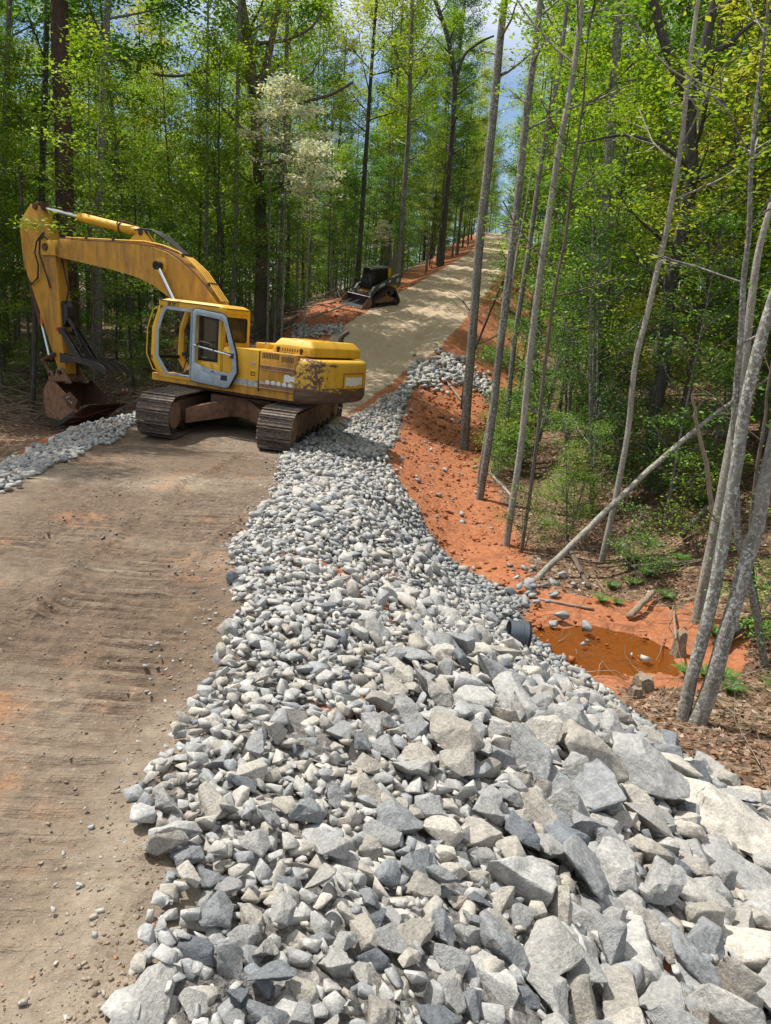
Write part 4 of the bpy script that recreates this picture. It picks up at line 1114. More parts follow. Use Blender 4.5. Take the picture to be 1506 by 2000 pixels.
text_mesh('painted_number', '051061', .115, MT['black'], cab, Matrix.Translation((1.36, CY1 + .013, 2.775)) @ Matrix.Rotation(rad(180), 4, 'Z') @ Matrix.Rotation(rad(90), 4, 'X') , .002, 0, .004)
# interior
bm = BM(); add_box(bm, -.06, 1.80, CY0 + .02, CY1 - .02, 1.10, 1.165); fin(bm, 'cab_floor', MT['dirt_steel'], cab)
bm = BM(); add_box(bm, .10, .62, .56, 1.06, 1.40, 1.56); add_hexa(bm, [(.02, .56, 1.5), (.16, .56, 1.5), (.16, 1.06, 1.5), (.02, 1.06, 1.5), (-.04, .58, 2.2), (.07, .58, 2.2), (.07, 1.04, 2.2), (-.04, 1.04, 2.2)]); add_box(bm, .2, .5, .66, .96, 1.16, 1.4); fin(bm, 'seat', MT['seat'], cab, .03, 2)
for y_ in (.46, 1.14):
    bm = BM(); add_box(bm, .3, .86, y_ - .07, y_ + .07, 1.30, 1.62); fin(bm, 'control_console', MT['black'], cab, .02, 2)
    bm = BM(); add_tube(bm, [(.80, y_, 1.6), (.86, y_, 1.78)], .014, 6); add_tube(bm, [(.86, y_, 1.78), (.87, y_, 1.87)], .026, 8); fin(bm, 'control_lever', MT['black'], cab)
for y_ in (.72, .88):
    bm = BM(); add_tube(bm, [(1.45, y_, 1.17), (1.33, y_, 1.5), (1.28, y_, 1.92)], .012, 6); add_box(bm, 1.40, 1.62, y_ - .05, y_ + .05, 1.20, 1.22); fin(bm, 'travel_lever', MT['black'], cab)
bm = BM(); add_box(bm, .78, .86, CY0 + .05, CY0 + .11, 1.2, 2.7); add_box(bm, .8, 1.9, CY0 + .03, CY0 + .06, 1.58, 1.66); fin(bm, 'inner_post', MT['black'], cab)
# --- open door, folded back flat along the cab
door = empty('door'); door.parent = cab
DY = CY1 + .085
do = [(.655, 1.14), (.655, 2.66), (.60, 2.73), (-.20, 2.665), (-.31, 2.60), (-.60, 1.86), (-.655, 1.45), (-.44, 1.10), (-.34, 1.075), (.60, 1.12)]
di = [(.555, 1.55), (.565, 2.55), (.53, 2.60), (-.16, 2.545), (-.24, 2.49), (-.50, 1.80), (-.53, 1.50), (-.48, 1.405), (-.05, 1.42), (.36, 1.48)]
bm = BM(); add_frame(bm, do, di, DY, DY + .045); dp = fin(bm, 'door_panel', MT['blue_grey'], door, .01, 2)
bm = BM(); add_frame(bm, [(x_ * 1.03 - .0, 1.86 + (z_ - 1.86) * 1.02) for x_, z_ in do], do, DY - .015, DY + .03); fin(bm, 'door_seal', MT['black'], door)
bm = BM(); add_tube(bm, [(.60, DY + .055, 1.93), (-.50, DY + .055, 1.80)], .018, 8); fin(bm, 'door_crossbar', MT['blue_grey'], door)
bm = BM(); add_tube(bm, [(.50, DY + .06, 1.93), (.42, DY + .1, 2.0), (.35, DY + .1, 2.03), (.08, DY + .1, 2.0), (.02, DY + .1, 1.96), (.0, DY + .06, 1.86)], .015, 8); fin(bm, 'door_handle', MT['steel_dark'], door)
bm = BM(); add_box(bm, -.50, -.30, DY + .045, DY + .06, 1.80, 1.86); add_box(bm, -.56, -.46, DY + .045, DY + .065, 1.74, 1.86); fin(bm, 'door_lock', MT['steel_dark'], door, .006, 1)
bm = BM(); add_frame(bm, rpoly([(.46, 1.20), (-.30, 1.17), (-.42, 1.24), (-.40, 1.36), (.46, 1.41)], .04), rpoly([(.44, 1.215), (-.29, 1.185), (-.40, 1.25), (-.385, 1.345), (.44, 1.39)], .04), DY + .045, DY + .050); fin(bm, 'pressed_ridge', MT['blue_grey'], door)
bm = BM(); add_box(bm, -.40, -.22, DY + .045, DY + .055, 1.24, 1.35); add_box(bm, -.02, .06, DY + .045, DY + .052, 1.385, 1.405); fin(bm, 'latch_hole', MT['black'], door)
bm = BM()
for z_ in (1.3, 2.45): add_tube(bm, [(.70, CY1 + .03, z_ - .05), (.70, CY1 + .03, z_ + .05)], .028, 8)
fin(bm, 'hinge', MT['steel_dark'], door)
# --- boom
BN, BFAR = .22, -.26
boom_p = [(.95, 1.40), (.55, 1.42), (.42, 1.62), (.70, 2.45), (1.18, 3.06), (1.49, 3.33), (1.83, 3.58), (2.21, 3.81), (2.64, 4.00), (3.14, 4.11), (3.84, 4.16), (4.75, 4.18), (5.71, 4.18), (6.55, 4.20), (6.74, 4.10), (6.74, 3.80), (6.60, 3.72), (5.71, 3.63), (4.56, 3.50), (3.65, 3.36), (3.11, 3.21), (2.67, 2.99), (2.25, 2.78), (1.65, 2.45), (1.2, 1.95)]
bm = BM(); add_prism(bm, boom_p, BFAR, BN); boom = fin(bm, 'boom', MT['yellow_worn'], ex, .012, 2, 30)
bm = BM()
for dy in (.02, -.26): add_box(bm, 6.55, 7.30, dy + (0 if dy < 0 else .14), dy + (.06 if dy < 0 else .20), 3.76, 4.16)
fin(bm, 'boom_nose', MT['yellow'], boom, .02, 2)
bm = BM(); add_tube(bm, [(7.12, .26, 3.97), (7.12, -.34, 3.97)], .10, 18); fin(bm, 'boom_pin', MT['rust'], boom)
bm = BM()     # welded rails on top edge
off_ = [(x_, z_ + .02) for x_, z_ in boom_p[4:14]]
for y_ in (BN - .03, BFAR + .03): add_tube(bm, [(x_, y_, z_) for x_, z_ in off_], .018, 6)
fin(bm, 'edge_rail', MT['rust'], boom)
for k, y_ in enumerate((.13, .06, -.02, -.10)):
    bm = BM(); add_tube(bm, [(.95, y_, 2.95), (1.30, y_, 3.30), (1.62, y_, 3.58 + .01 * k), (2.02, y_, 3.86), (2.35, y_, 4.03), (2.9, y_, 4.17), (3.5, y_, 4.24 if k < 2 else 4.22)] + ([(6.4, y_, 4.25)] if k < 2 else []), .022, 8)
    fin(bm, 'hydraulic_pipe', MT['yellow'], boom)
for (x_, z_) in ((1.35, 3.33), (2.2, 3.96), (4.6, 4.25), (5.6, 4.25)):
    bm = BM(); add_box(bm, x_ - .03, x_ + .03, -.16, .18, z_ - .05, z_ + .04); fin(bm, 'pipe_clamp', MT['steel_dark'], boom, .006, 1)
bm = BM()
for k, (y_, h_) in enumerate(((.06, .30), (-.02, .22), (-.10, .26))):
    add_tube(bm, [(4.0, y_, 4.50), (3.72, y_, 4.55), (3.35, y_, 4.52), (2.95, y_, 4.36 + .02 * k), (2.45, y_, 4.10), (2.15, y_, 3.93)], .022, 8)
fin(bm, 'hose', MT['black'], boom)
# boom lift cylinder on the near side
for y_ in (.32, -.36):
    bm = BM(); add_tube(bm, [(2.86, y_, 3.66), (1.9, y_, 2.35)], .048, 14); rod = fin(bm, 'lift_rod', MT['chrome'], boom)
    bm = BM(); add_tube(bm, [(2.12, y_, 2.65), (1.55, y_, 1.86)], .085, 16); fin(bm, 'lift_cylinder', MT['steel_dark'], boom)
bm = BM(); add_tube(bm, [(2.86, .40, 3.67), (2.86, -.44, 3.67)], .085, 18); add_tube(bm, [(2.86, .25, 3.67), (2.86, .40, 3.67)], .105, 18); fin(bm, 'cylinder_pin', MT['steel_dark'], boom)
bm = BM(); add_tube(bm, [(2.86, BN - .01, 3.67), (2.86, BN + .012, 3.67)], .20, 24); fin(bm, 'boss_plate', MT['yellow'], boom)
# arm cylinder above the boom
bm = BM(); add_prism(bm, rpoly([(4.35, 4.10), (3.70, 4.56), (3.60, 4.44), (3.2, 4.10)], .05), .02, .07); add_prism(bm, rpoly([(4.35, 4.10), (3.70, 4.56), (3.60, 4.44), (3.2, 4.10)], .05), -.13, -.08); fin(bm, 'cylinder_bracket', MT['yellow'], boom, .008, 1)
A0, A1 = Vector((3.72, -.03, 4.46)), Vector((7.58, -.03, 5.02)); dA = (A1 - A0)
bm = BM(); add_tube(bm, [A0, A0 + dA * .05, A0 + dA * .06, A0 + dA * .60, A0 + dA * .61], [.10, .10, .115, .115, .10], 18); ac = fin(bm, 'arm_cylinder', MT['yellow'], boom)
bm = BM(); add_tube(bm, [A0 + dA * .60, A1], .055, 14); fin(bm, 'arm_cylinder_rod', MT['chrome'], ac)
bm = BM(); add_tube(bm, [A0 + dA * .22 + Vector((0, .1, .06)), A0 + dA * .20 + Vector((0, .12, .16)), A0 + dA * .12 + Vector((0, .1, .17)), A0 + dA * .08 + Vector((0, .05, .14))], .018, 6)
add_tube(bm, [A0 + dA * .20 - dA.normalized() * .03, A0 + dA * .20 + dA.normalized() * .03], .13, 18); fin(bm, 'cylinder_collar', MT['rust'], ac)
bm = BM(); add_tube(bm, [(A0.x, .09, A0.z), (A0.x, -.15, A0.z)], .075, 16); fin(bm, 'cylinder_eye', MT['steel_dark'], ac)
# --- stick
stick_p = [(7.80, 5.08), (7.48, 5.04), (7.02, 4.22), (6.80, 3.72), (6.70, 2.95), (6.58, 1.60), (6.46, .80), (6.42, .62), (6.62, .56), (6.74, .68), (7.08, 1.38), (7.53, 2.35), (7.81, 2.89), (8.14, 3.49), (8.28, 4.51), (8.22, 4.66)]
bm = BM(); add_prism(bm, stick_p, -.20, .15); stick = fin(bm, 'stick', MT['yellow_worn'], ex, .015, 2, 30)
bm = BM(); add_box(bm, 7.42, 7.72, -.12, .08, 4.92, 5.14); add_tube(bm, [(7.58, .20, 5.02), (7.58, -.26, 5.02)], .09, 16); fin(bm, 'rod_end_pin', MT['rust'], stick)
bm = BM(); add_prism(bm, rpoly([(6.98, 1.9), (6.62, 2.62), (6.44, 2.45), (6.40, 2.2), (6.55, 1.9)], .05), -.12, .10); fin(bm, 'thumb_mount', MT['black'], stick, .01, 1)
C0, C1 = Vector((8.12, -.03, 3.25)), Vector((7.62, -.03, 1.85)); C2 = Vector((7.30, -.03, .92))
bm = BM(); add_tube(bm, [C0, C1], .09, 16); bc = fin(bm, 'bucket_cylinder', MT['rust'], stick)
bm = BM(); add_tube(bm, [C1, C2], .045, 12); fin(bm, 'bucket_rod', MT['chrome'], bc)
bm = BM(); add_tube(bm, [C1 + Vector((-.08, .09, .35)), C1 + Vector((-.10, .09, .0))], .035, 8); fin(bm, 'orange_sleeve', MT['orange_hose'], bc)
bm = BM()
for p_ in ([(7.25, .17, 4.35), (7.45, .24, 4.1), (7.52, .25, 3.8), (7.40, .24, 3.5), (7.45, .22, 3.15), (7.75, .2, 2.95), (8.0, .17, 3.1)], [(6.95, .17, 4.1), (7.15, .24, 4.25), (7.35, .22, 4.15), (7.38, .22, 3.8), (7.15, .2, 3.3), (7.0, .18, 2.9)], [(6.75, .0, 3.7), (6.55, .05, 3.3), (6.42, .05, 2.9), (6.5, .05, 2.6), (6.65, .05, 2.5)]): add_tube(bm, p_, .022, 8)
fin(bm, 'hose', MT['black'], stick)
bm = BM(); add_tube(bm, [(6.72, .2, 1.82), (6.72, .1, 1.82)], .05, 10); fin(bm, 'red_cap', MT['red'], stick)
# bucket link
bm = BM()
for y_ in (.19, -.25):
    add_tube(bm, [(7.32, y_, .92), (6.86, y_, 1.12)], .055, 8); add_tube(bm, [(7.32, y_, .92), (7.02, y_, .55)], .055, 8)
add_tube(bm, [(7.32, .24, .92), (7.32, -.30, .92)], .06, 12); add_tube(bm, [(6.88, .22, 1.12), (6.88, -.27, 1.12)], .06, 12)
fin(bm, 'bucket_link', MT['rust'], stick)
# --- bucket: shell of rolled plate, open towards the machine
bucket = empty('bucket'); bucket.parent = ex
BY0, BY1 = -.72, .60
shell = [(6.34, .44), (6.62, .42), (6.80, .18), (6.82, -.18), (6.72, -.52), (6.50, -.76), (6.25, -.80), (5.90, -.62), (5.30, -.20), (5.12, -.08)]
bm = BM(); T_ = .035
def inset(pts, t):
    out = []
    for i in range(len(pts)):
        a = Vector(pts[max(i - 1, 0)]); b = Vector(pts[min(i + 1, len(pts) - 1)]); d = (b - a).normalized(); nrm = Vector((d.y, -d.x)) * -1
        c = Vector((6.1, -.1)); p_ = Vector(pts[i])
        if nrm.dot(c - p_) < 0: nrm = -nrm
        out.append(tuple(p_ + nrm * t))
    return out
inn = inset(shell, T_)
add_prism(bm, shell + inn[::-1], BY0, BY1); fin(bm, 'bucket_shell', MT['rust'], bucket, .004, 1)
sidep = [(6.36, .42), (6.62, .40), (6.79, .18), (6.80, -.18), (6.71, -.50), (6.49, -.74), (6.25, -.78), (5.90, -.60), (5.45, -.29), (5.62, -.06), (5.80, .08), (6.05, .24)]
for y_ in (BY0, BY1 - .03):
    bm = BM(); add_prism(bm, sidep, y_ + .001, y_ + .031); fin(bm, 'bucket_side', MT['dirt_steel'] if y_ > 0 else MT['rust'], bucket, .004, 1)
for y_ in (BY0 - .032, BY1 + .002):
    bm = BM(); add_prism(bm, rpoly([(5.98, .06), (5.72, .22), (5.40, .02), (5.52, -.22), (5.72, -.20)], .03), y_, y_ + .03); sc_ = fin(bm, 'side_cutter', MT['rust'], bucket, .004, 1)
    for q in ((5.80, .06), (5.70, -.02), (5.72, .08), (5.62, -.06)):
        bm = BM(); add_tube(bm, [(q[0], y_ - .015, q[1]), (q[0], y_ + .045, q[1])], .024, 8); fin(bm, 'bolt', MT['silver'], sc_)
bm = BM(); add_hexa(bm, [(5.34, BY0 - .03, -.24), (4.98, BY0 - .03, -.06), (4.98, BY1 + .03, -.06), (5.34, BY1 + .03, -.24), (5.30, BY0 - .03, -.14), (4.97, BY0 - .03, -.035), (4.97, BY1 + .03, -.035), (5.30, BY1 + .03, -.14)]); fin(bm, 'cutting_edge', MT['steel_dark'], bucket, .003, 1)
bm = BM(); add_box(bm, 6.0, 6.66, BY1 - .01, BY1 + .022, -.7, -.6); add_prism(bm, [(6.55, -.72), (6.25, -.83), (5.5, -.38), (5.55, -.27), (6.22, -.68), (6.5, -.6)], BY1 + .001, BY1 + .02); fin(bm, 'wear_strip', MT['steel_dark'], bucket)
for y_ in (.24, -.34):
    bm = BM(); add_prism(bm, rpoly([(6.74, .38), (6.88, .66), (7.06, .66), (7.02, .40), (6.86, .2)], .04), y_ - .02, y_ + .02)
    add_prism(bm, rpoly([(6.84, .34), (6.66, .78), (6.44, .80), (6.30, .60), (6.08, .40), (6.4, .36)], .05), y_ - .02, y_ + .02); fin(bm, 'bucket_ear', MT['dirt_steel'], bucket, .005, 1)
bm = BM(); add_tube(bm, [(6.54, .32, .66), (6.54, -.42, .66)], .06, 14); add_tube(bm, [(6.98, .30, .56), (6.98, -.40, .56)], .05, 14); fin(bm, 'bucket_pin', MT['steel_dark'], bucket)
# --- hydraulic thumb: two side arms and four curled tines
thumb = empty('thumb'); thumb.parent = ex
bm = BM()
for y_ in (.24, .12, -.20, -.34):
    add_prism(bm, [(6.62, 1.86), (6.48, 1.90), (5.72, 1.12), (5.80, 1.02), (5.95, 1.02)], y_ - .016, y_ + .016)
    add_prism(bm, [(6.56, 1.2), (5.9, 1.10), (5.88, 1.0), (6.55, .92)], y_ - .016, y_ + .016)
add_tube(bm, [(5.78, .25, 1.07), (5.78, -.36, 1.07)], .05, 10); add_tube(bm, [(6.54, .26, 1.75), (6.54, -.36, 1.75)], .05, 10); add_tube(bm, [(6.1, .25, 1.45), (6.1, -.36, 1.45)], .03, 8)
fin(bm, 'thumb_arm', MT['steel_dark'], thumb, .003, 1)
for k, y_ in enumerate((.34, .10, -.18, -.44)):
    bm = BM(); dx = .0
    add_prism(bm, [(5.95, 1.12), (5.60, 1.14), (5.05, 1.10), (4.78, 1.04), (4.62, .92), (4.60, .82), (4.68, .79), (4.85, .88), (5.10, .94), (5.55, .99), (5.95, 1.0)], y_ - .018, y_ + .018)
    fin(bm, 'tine', MT['steel_dark'], thumb, .004, 1)
bm = BM(); add_tube(bm, [(6.60, .04, 2.3), (6.2, .04, 1.85)], .05, 12); add_tube(bm, [(6.2, .04, 1.85), (5.95, .04, 1.40)], .03, 10); fin(bm, 'thumb_cylinder', MT['black'], thumb)
print('excavator', len([o for o in COL.objects]))
# ------------------------------------------------------------------ operator in the cab
def person():
    J = {'hip': (.45, .81, 1.63), 'belly': (.40, .81, 1.82), 'chest': (.36, .81, 2.05), 'neck': (.38, .81, 2.20), 'head0': (.41, .81, 2.30), 'head': (.43, .81, 2.42),
         'shl': (.37, 1.00, 2.09), 'ell': (.58, 1.07, 1.88), 'wrl': (.88, 1.06, 1.96), 'hal': (.97, 1.06, 1.965),
         'shr': (.37, .62, 2.09), 'elr': (.55, .55, 1.86), 'wrr': (.80, .47, 1.86), 'har': (.87, .47, 1.87),
         'hil': (.50, .91, 1.62), 'knl': (1.00, .96, 1.66), 'anl': (1.16, .96, 1.26), 'tol': (1.34, .97, 1.205), 'hel': (1.12, .96, 1.205),
         'hir': (.50, .71, 1.62), 'knr': (.98, .72, 1.64), 'anr': (1.12, .72, 1.26), 'tor': (1.30, .71, 1.205), 'her': (1.08, .72, 1.205)}
    R_ = {'hip': .15, 'belly': .145, 'chest': .155, 'neck': .055, 'head0': .075, 'head': .095, 'shl': .075, 'ell': .045, 'wrl': .03, 'hal': .038, 'shr': .075, 'elr': .045, 'wrr': .03, 'har': .038,
          'hil': .10, 'knl': .065, 'anl': .045, 'tol': .038, 'hel': .04, 'hir': .10, 'knr': .065, 'anr': .045, 'tor': .038, 'her': .04}
    E_ = [('hip', 'belly'), ('belly', 'chest'), ('chest', 'neck'), ('neck', 'head0'), ('head0', 'head'), ('chest', 'shl'), ('shl', 'ell'), ('ell', 'wrl'), ('wrl', 'hal'), ('chest', 'shr'), ('shr', 'elr'), ('elr', 'wrr'), ('wrr', 'har'),
          ('hip', 'hil'), ('hil', 'knl'), ('knl', 'anl'), ('anl', 'tol'), ('anl', 'hel'), ('hip', 'hir'), ('hir', 'knr'), ('knr', 'anr'), ('anr', 'tor'), ('anr', 'her')]
    for sd, sg in (('l', 1), ('r', -1)):      # fingers curled over the lever, thumb leaving the side of the palm
        hx, hy, hz = J['ha' + sd]
        for k in range(4):
            a = 'f%s%d' % (sd, k); yy = hy + (k - 1.5) * .019; ln = (.040, .046, .043, .034)[k]
            J[a + 'a'] = (hx + .030, yy, hz + .012); J[a + 'b'] = (hx + .030 + ln * .7, yy, hz - .012); J[a + 'c'] = (hx + .022 + ln * .3, yy, hz - .045)
            R_[a + 'a'] = .0105; R_[a + 'b'] = .0095; R_[a + 'c'] = .0085; E_ += [('ha' + sd, a + 'a'), (a + 'a', a + 'b'), (a + 'b', a + 'c')]
        a = 't' + sd; J[a + 'a'] = (hx + .005, hy - sg * .04, hz - .01); J[a + 'b'] = (hx + .03, hy - sg * .045, hz - .035); R_[a + 'a'] = .012; R_[a + 'b'] = .0095; E_ += [('ha' + sd, a + 'a'), (a + 'a', a + 'b')]
    names = list(J); me = bpy.data.meshes.new('tmp'); me.from_pydata([J[n_] for n_ in names], [(names.index(a), names.index(b)) for a, b in E_], [])
    o = bpy.data.objects.new('tmp', me); COL.objects.link(o)
    md = o.modifiers.new('skin', 'SKIN')
    for i, n_ in enumerate(names): me.skin_vertices[0].data[i].radius = (R_[n_], R_[n_] * (.8 if n_ in ('hip', 'belly', 'chest') else 1)); me.skin_vertices[0].data[i].use_root = (n_ == 'hip')
    sb = o.modifiers.new('sub', 'SUBSURF'); sb.levels = 2
    dg = bpy.context.evaluated_depsgraph_get(); m2 = bpy.data.meshes.new_from_object(o.evaluated_get(dg)); m2.name = 'person'
    bpy.data.objects.remove(o)
    p = link('person', m2); p.matrix_world = ex.matrix_world.copy()
    tag(p, 'machine operator seated in the open cab, pale work trousers, one forearm on a lever', 'person')
    m2.materials.clear()
    for m in (mat_plain('skin', (.42, .21, .14), .55, .35, var=.08), mat_plain('dark_shirt', (.035, .045, .07), .9, .1), mat_plain('work_trousers', (.33, .29, .24), .95, .1, var=.2), mat_plain('boot_leather', (.06, .045, .035), .8, .2)): m2.materials.append(m)
    for f in m2.polygons:
        c = f.center
        k = 1
        if c.z > 2.215 or ((c.x > .64) and c.z > 1.78): k = 0
        if c.z < 1.80 and c.x > .3 and not (c.y < .56 or c.y > 1.03): k = 2
        if c.z < 1.31: k = 3
        f.material_index = k; f.use_smooth = True
    # cap, hair, face pieces
    H = Vector(J['head'])
    def ball(name, c, r, mat, sc=(1, 1, 1), cut=None):
        bm = BM(); bmesh.ops.create_uvsphere(bm, u_segments=16, v_segments=10, radius=r)
        if cut is not None: bmesh.ops.delete(bm, geom=[v for v in bm.verts if v.co.z < cut], context='VERTS')
        for v in bm.verts: v.co = Vector((v.co.x * sc[0], v.co.y * sc[1], v.co.z * sc[2])) + c
        return fin(bm, name, mat, p)
    cap = ball('cap', H + Vector((-.005, 0, .02)), .118, mat_plain('cap_cloth', (.05, .06, .05), .9, .1), (1.08, .9, .95), .0)
    bm = BM(); add_prism(bm, rpoly([(.08, -.07), (.19, -.06), (.19, .06), (.08, .07)], .03), H.z + .02, H.z + .03, 'xy')
    for v in bm.verts: v.co.x += H.x; v.co.y += H.y
    fin(bm, 'cap_peak', MT['black'], cap)
    ball('hair', H + Vector((-.03, 0, .0)), .105, mat_plain('hair', (.05, .035, .025), .9, .1), (.9, .9, .8))
    for s_ in (-1, 1):
        ball('eye', H + Vector((.093, s_ * .032, .0)), .012, MT['white_sticker']); ball('ear', H + Vector((.0, s_ * .092, -.01)), .026, p.data.materials[0], (.7, .35, 1.1))
    ball('nose', H + Vector((.108, 0, -.025)), .016, p.data.materials[0], (1, .7, 1.3)); ball('mouth', H + Vector((.092, 0, -.058)), .018, mat_plain('lips', (.35, .12, .10), .5, .3), (.5, 1.3, .4))
person()

# ------------------------------------------------------------------ compact track loader
ld_p = hit(722, 601)
gxd = zterr(ld_p[0] + 1, ld_p[1] + .5, False) - zterr(ld_p[0] - 1, ld_p[1] - .5, False)
LD_Y = rad(228)
tlx = Vector((math.cos(LD_Y), math.sin(LD_Y), 0))
c0 = Vector(ld_p.tolist()) - tlx * 1.35 + Vector((-.80, .1, 0))
def zt(x, y): return float(zterr(np.array([x]), np.array([y]), False)[0])
def on_ground_matrix(c, yaw, l=1.0, w=.8):
    f = Vector((math.cos(yaw), math.sin(yaw), 0)); s_ = Vector((-f.y, f.x, 0))
    zf, zb = zt(c.x + f.x * l, c.y + f.y * l), zt(c.x - f.x * l, c.y - f.y * l)
    zl_, zr_ = zt(c.x + s_.x * w, c.y + s_.y * w), zt(c.x - s_.x * w, c.y - s_.y * w)
    X = Vector((f.x * 2 * l, f.y * 2 * l, zf - zb)).normalized(); Yv = Vector((s_.x * 2 * w, s_.y * 2 * w, zl_ - zr_)).normalized(); Z = X.cross(Yv).normalized(); Yv = Z.cross(X)
    z0 = max((zf + zb) / 2, (zl_ + zr_) / 2)
    return Matrix(((X.x, Yv.x, Z.x, c.x), (X.y, Yv.y, Z.y, c.y), (X.z, Yv.z, Z.z, z0 + .01), (0, 0, 0, 1)))
ld = empty('track_loader', mat=on_ground_matrix(c0, LD_Y))
ld.scale = (.82, .82, .82)
tag(ld, 'small black and yellow track loader with front bucket parked beside the upper road', 'loader')
bm = BM(); add_prism(bm, rpoly([(.75, .30), (.75, .75), (.2, .95), (-.3, 1.18), (-1.35, 1.25), (-1.45, .45), (-1.2, .30)], .06), -.52, .52); fin(bm, 'body', MT['yellow'], ld, .03, 2)
bm = BM(); add_box(bm, -1.42, -.9, -.56, .56, .5, 1.42); fin(bm, 'engine_cover', MT['yellow'], ld, .05, 2)
for sg in (1, -1):
    y0, y1 = (.56, .98) if sg > 0 else (-.98, -.56)
    prof = rpoly([(-1.22, .0), (.98, .0), (1.12, .22), (.92, .44), (-.30, 1.02), (-.62, 1.06), (-.90, .92), (-1.36, .22)], .12, 4)
    inn_ = rpoly([(-1.12, .09), (.92, .09), (.98, .22), (.86, .34), (-.36, .90), (-.62, .94), (-.82, .84), (-1.20, .22)], .08, 4)
    bm = BM(); add_frame(bm, prof, inn_, y0, y1); tr = fin(bm, 'rubber_track', MT['black'], ld, 0)
    P_ = prof + [prof[0]]; cum = [0]
    for a, b in zip(P_[:-1], P_[1:]): cum.append(cum[-1] + math.dist(a, b))
    nl = 44
    bm = BM(); add_box(bm, -.03, .03, y0 + .01, y1 - .01, 0, .03); lug = fin(bm, 'tread_lug', MT['steel_dark'], tr); lme = lug.data; bpy.data.objects.remove(lug)
    for i in range(nl):
        s_ = (i + .5) * cum[-1] / nl; k = int(np.searchsorted(cum, s_)) - 1; a, b = Vector(P_[k]), Vector(P_[k + 1]); t = (b - a).normalized(); q = a + t * (s_ - cum[k]); nn = Vector((t.y, -t.x))
        o = link('tread_lug', lme, tr); o.matrix_local = Matrix(((t.x, 0, nn.x, q.x), (0, 1, 0, 0), (t.y, 0, nn.y, q.y), (0, 0, 0, 1)))
    bm = BM(); ym = (y0 + y1) / 2; add_prism(bm, rpoly([(-1.0, .2), (.85, .2), (.7, .36), (-.2, .60), (-.9, .40)], .05), ym - .12, ym + .12); fin(bm, 'track_frame', MT['dirt_steel'], tr, .01, 1)
    for k, (x_, z_, r_) in enumerate([(-1.06, .24, .19), (.88, .23, .15), (-.62, .80, .20), (-.7, .14, .09), (-.35, .14, .09), (0., .14, .09), (.35, .14, .09)]):
        bm = BM(); add_tube(bm, [(x_, ym - .16, z_), (x_, ym + .16, z_)], r_, 16); fin(bm, 'track_wheel', MT['steel_dark'], tr, .008, 1)
    # lift arm
    ya, yb = (.60, .76) if sg > 0 else (-.76, -.60)
    bm = BM(); add_prism(bm, rpoly([(-1.52, 1.22), (-1.50, 1.60), (-1.30, 1.72), (.72, 1.10), (.96, .80), (1.22, .36), (1.10, .26), (.84, .56), (.62, .82), (.40, .93), (-.8, 1.22), (-1.15, 1.12)], .05), ya, yb); arm = fin(bm, 'lift_arm', MT['charcoal'], ld, .012, 1)
    bm = BM(); add_tube(bm, [(-.2, (ya + yb) / 2 - .02 * sg, .62), (.70, (ya + yb) / 2, .88)], .05, 10); fin(bm, 'lift_cylinder', MT['steel_dark'], ld)
    bm = BM(); add_tube(bm, [(.62, ya + .02 - .15 * sg, 1.0), (1.12, ya + .02 - .15 * sg, .35)], .035, 10); fin(bm, 'tilt_cylinder', MT['chrome'], ld)
    if sg > 0:
        th = math.atan2(-.62, 2.02)
        Mt = Matrix.Translation((.12, yb + .004, 1.17)) @ Matrix.Rotation(-th, 4, 'Y') @ Matrix.Rotation(rad(180), 4, 'Z') @ Matrix.Rotation(rad(90), 4, 'X')
        text_mesh('white_lettering', 'DEERE', .17, MT['white_sticker'], arm, Mt, .002, 0, .006)
        bm = BM(); add_hexa(bm, [(-.62, yb, 1.36), (-.46, yb, 1.31), (-.46, yb + .004, 1.31), (-.62, yb + .004, 1.36), (-.62, yb, 1.44), (-.46, yb, 1.39), (-.46, yb + .004, 1.39), (-.62, yb + .004, 1.44)]); fin(bm, 'number_label', MT['white_sticker'], arm)
        bm = BM(); add_frame(bm, rpoly([(-1.14, 1.26), (-1.34, 1.32), (-1.34, 1.54), (-1.14, 1.48)], .03), rpoly([(-1.16, 1.285), (-1.32, 1.335), (-1.32, 1.52), (-1.16, 1.46)], .025), yb + .001, yb + .004)
        add_prism(bm, [(-1.18, 1.32), (-1.22, 1.38), (-1.26, 1.36), (-1.30, 1.42), (-1.27, 1.46), (-1.22, 1.42), (-1.18, 1.44)], yb + .001, yb + .004); fin(bm, 'badge', MT['white_sticker'], arm)
# cab of the loader
lc = empty('cab'); lc.parent = ld
bm = BM(); add_prism(bm, rpoly([(.62, .92), (.70, 1.2), (.45, 2.06), (-.72, 2.06), (-.80, 1.2)], .03), -.46, .46)
fin(bm, 'cab_shell', MT['black'], lc, .02, 2)
bm = BM(); add_box(bm, -.80, .50, -.50, .50, 2.05, 2.12); add_box(bm, .44, .53, -.50, .50, 2.035, 2.075); fin(bm, 'roof', MT['charcoal'], lc, .015, 2)
bm = BM(); add_box(bm, .50, .515, -.46, .46, 2.06, 2.10); fin(bm, 'roof_edge', MT['white_sticker'], lc)
for y_ in (.47, -.49):
    bm = BM(); add_prism(bm, [(-.70, 1.15), (-.62, 2.1), (-.84, 2.1), (-.95, 1.15)], y_, y_ + .02); fin(bm, 'rear_post', MT['yellow'], lc, .004, 1)
    bm = BM(); add_prism(bm, rpoly([(.50, 1.25), (.36, 1.95), (-.55, 1.95), (-.60, 1.25)], .06), y_ + (.0 if y_ > 0 else .01), y_ + .012); fin(bm, 'side_window', MT['glass'], lc)
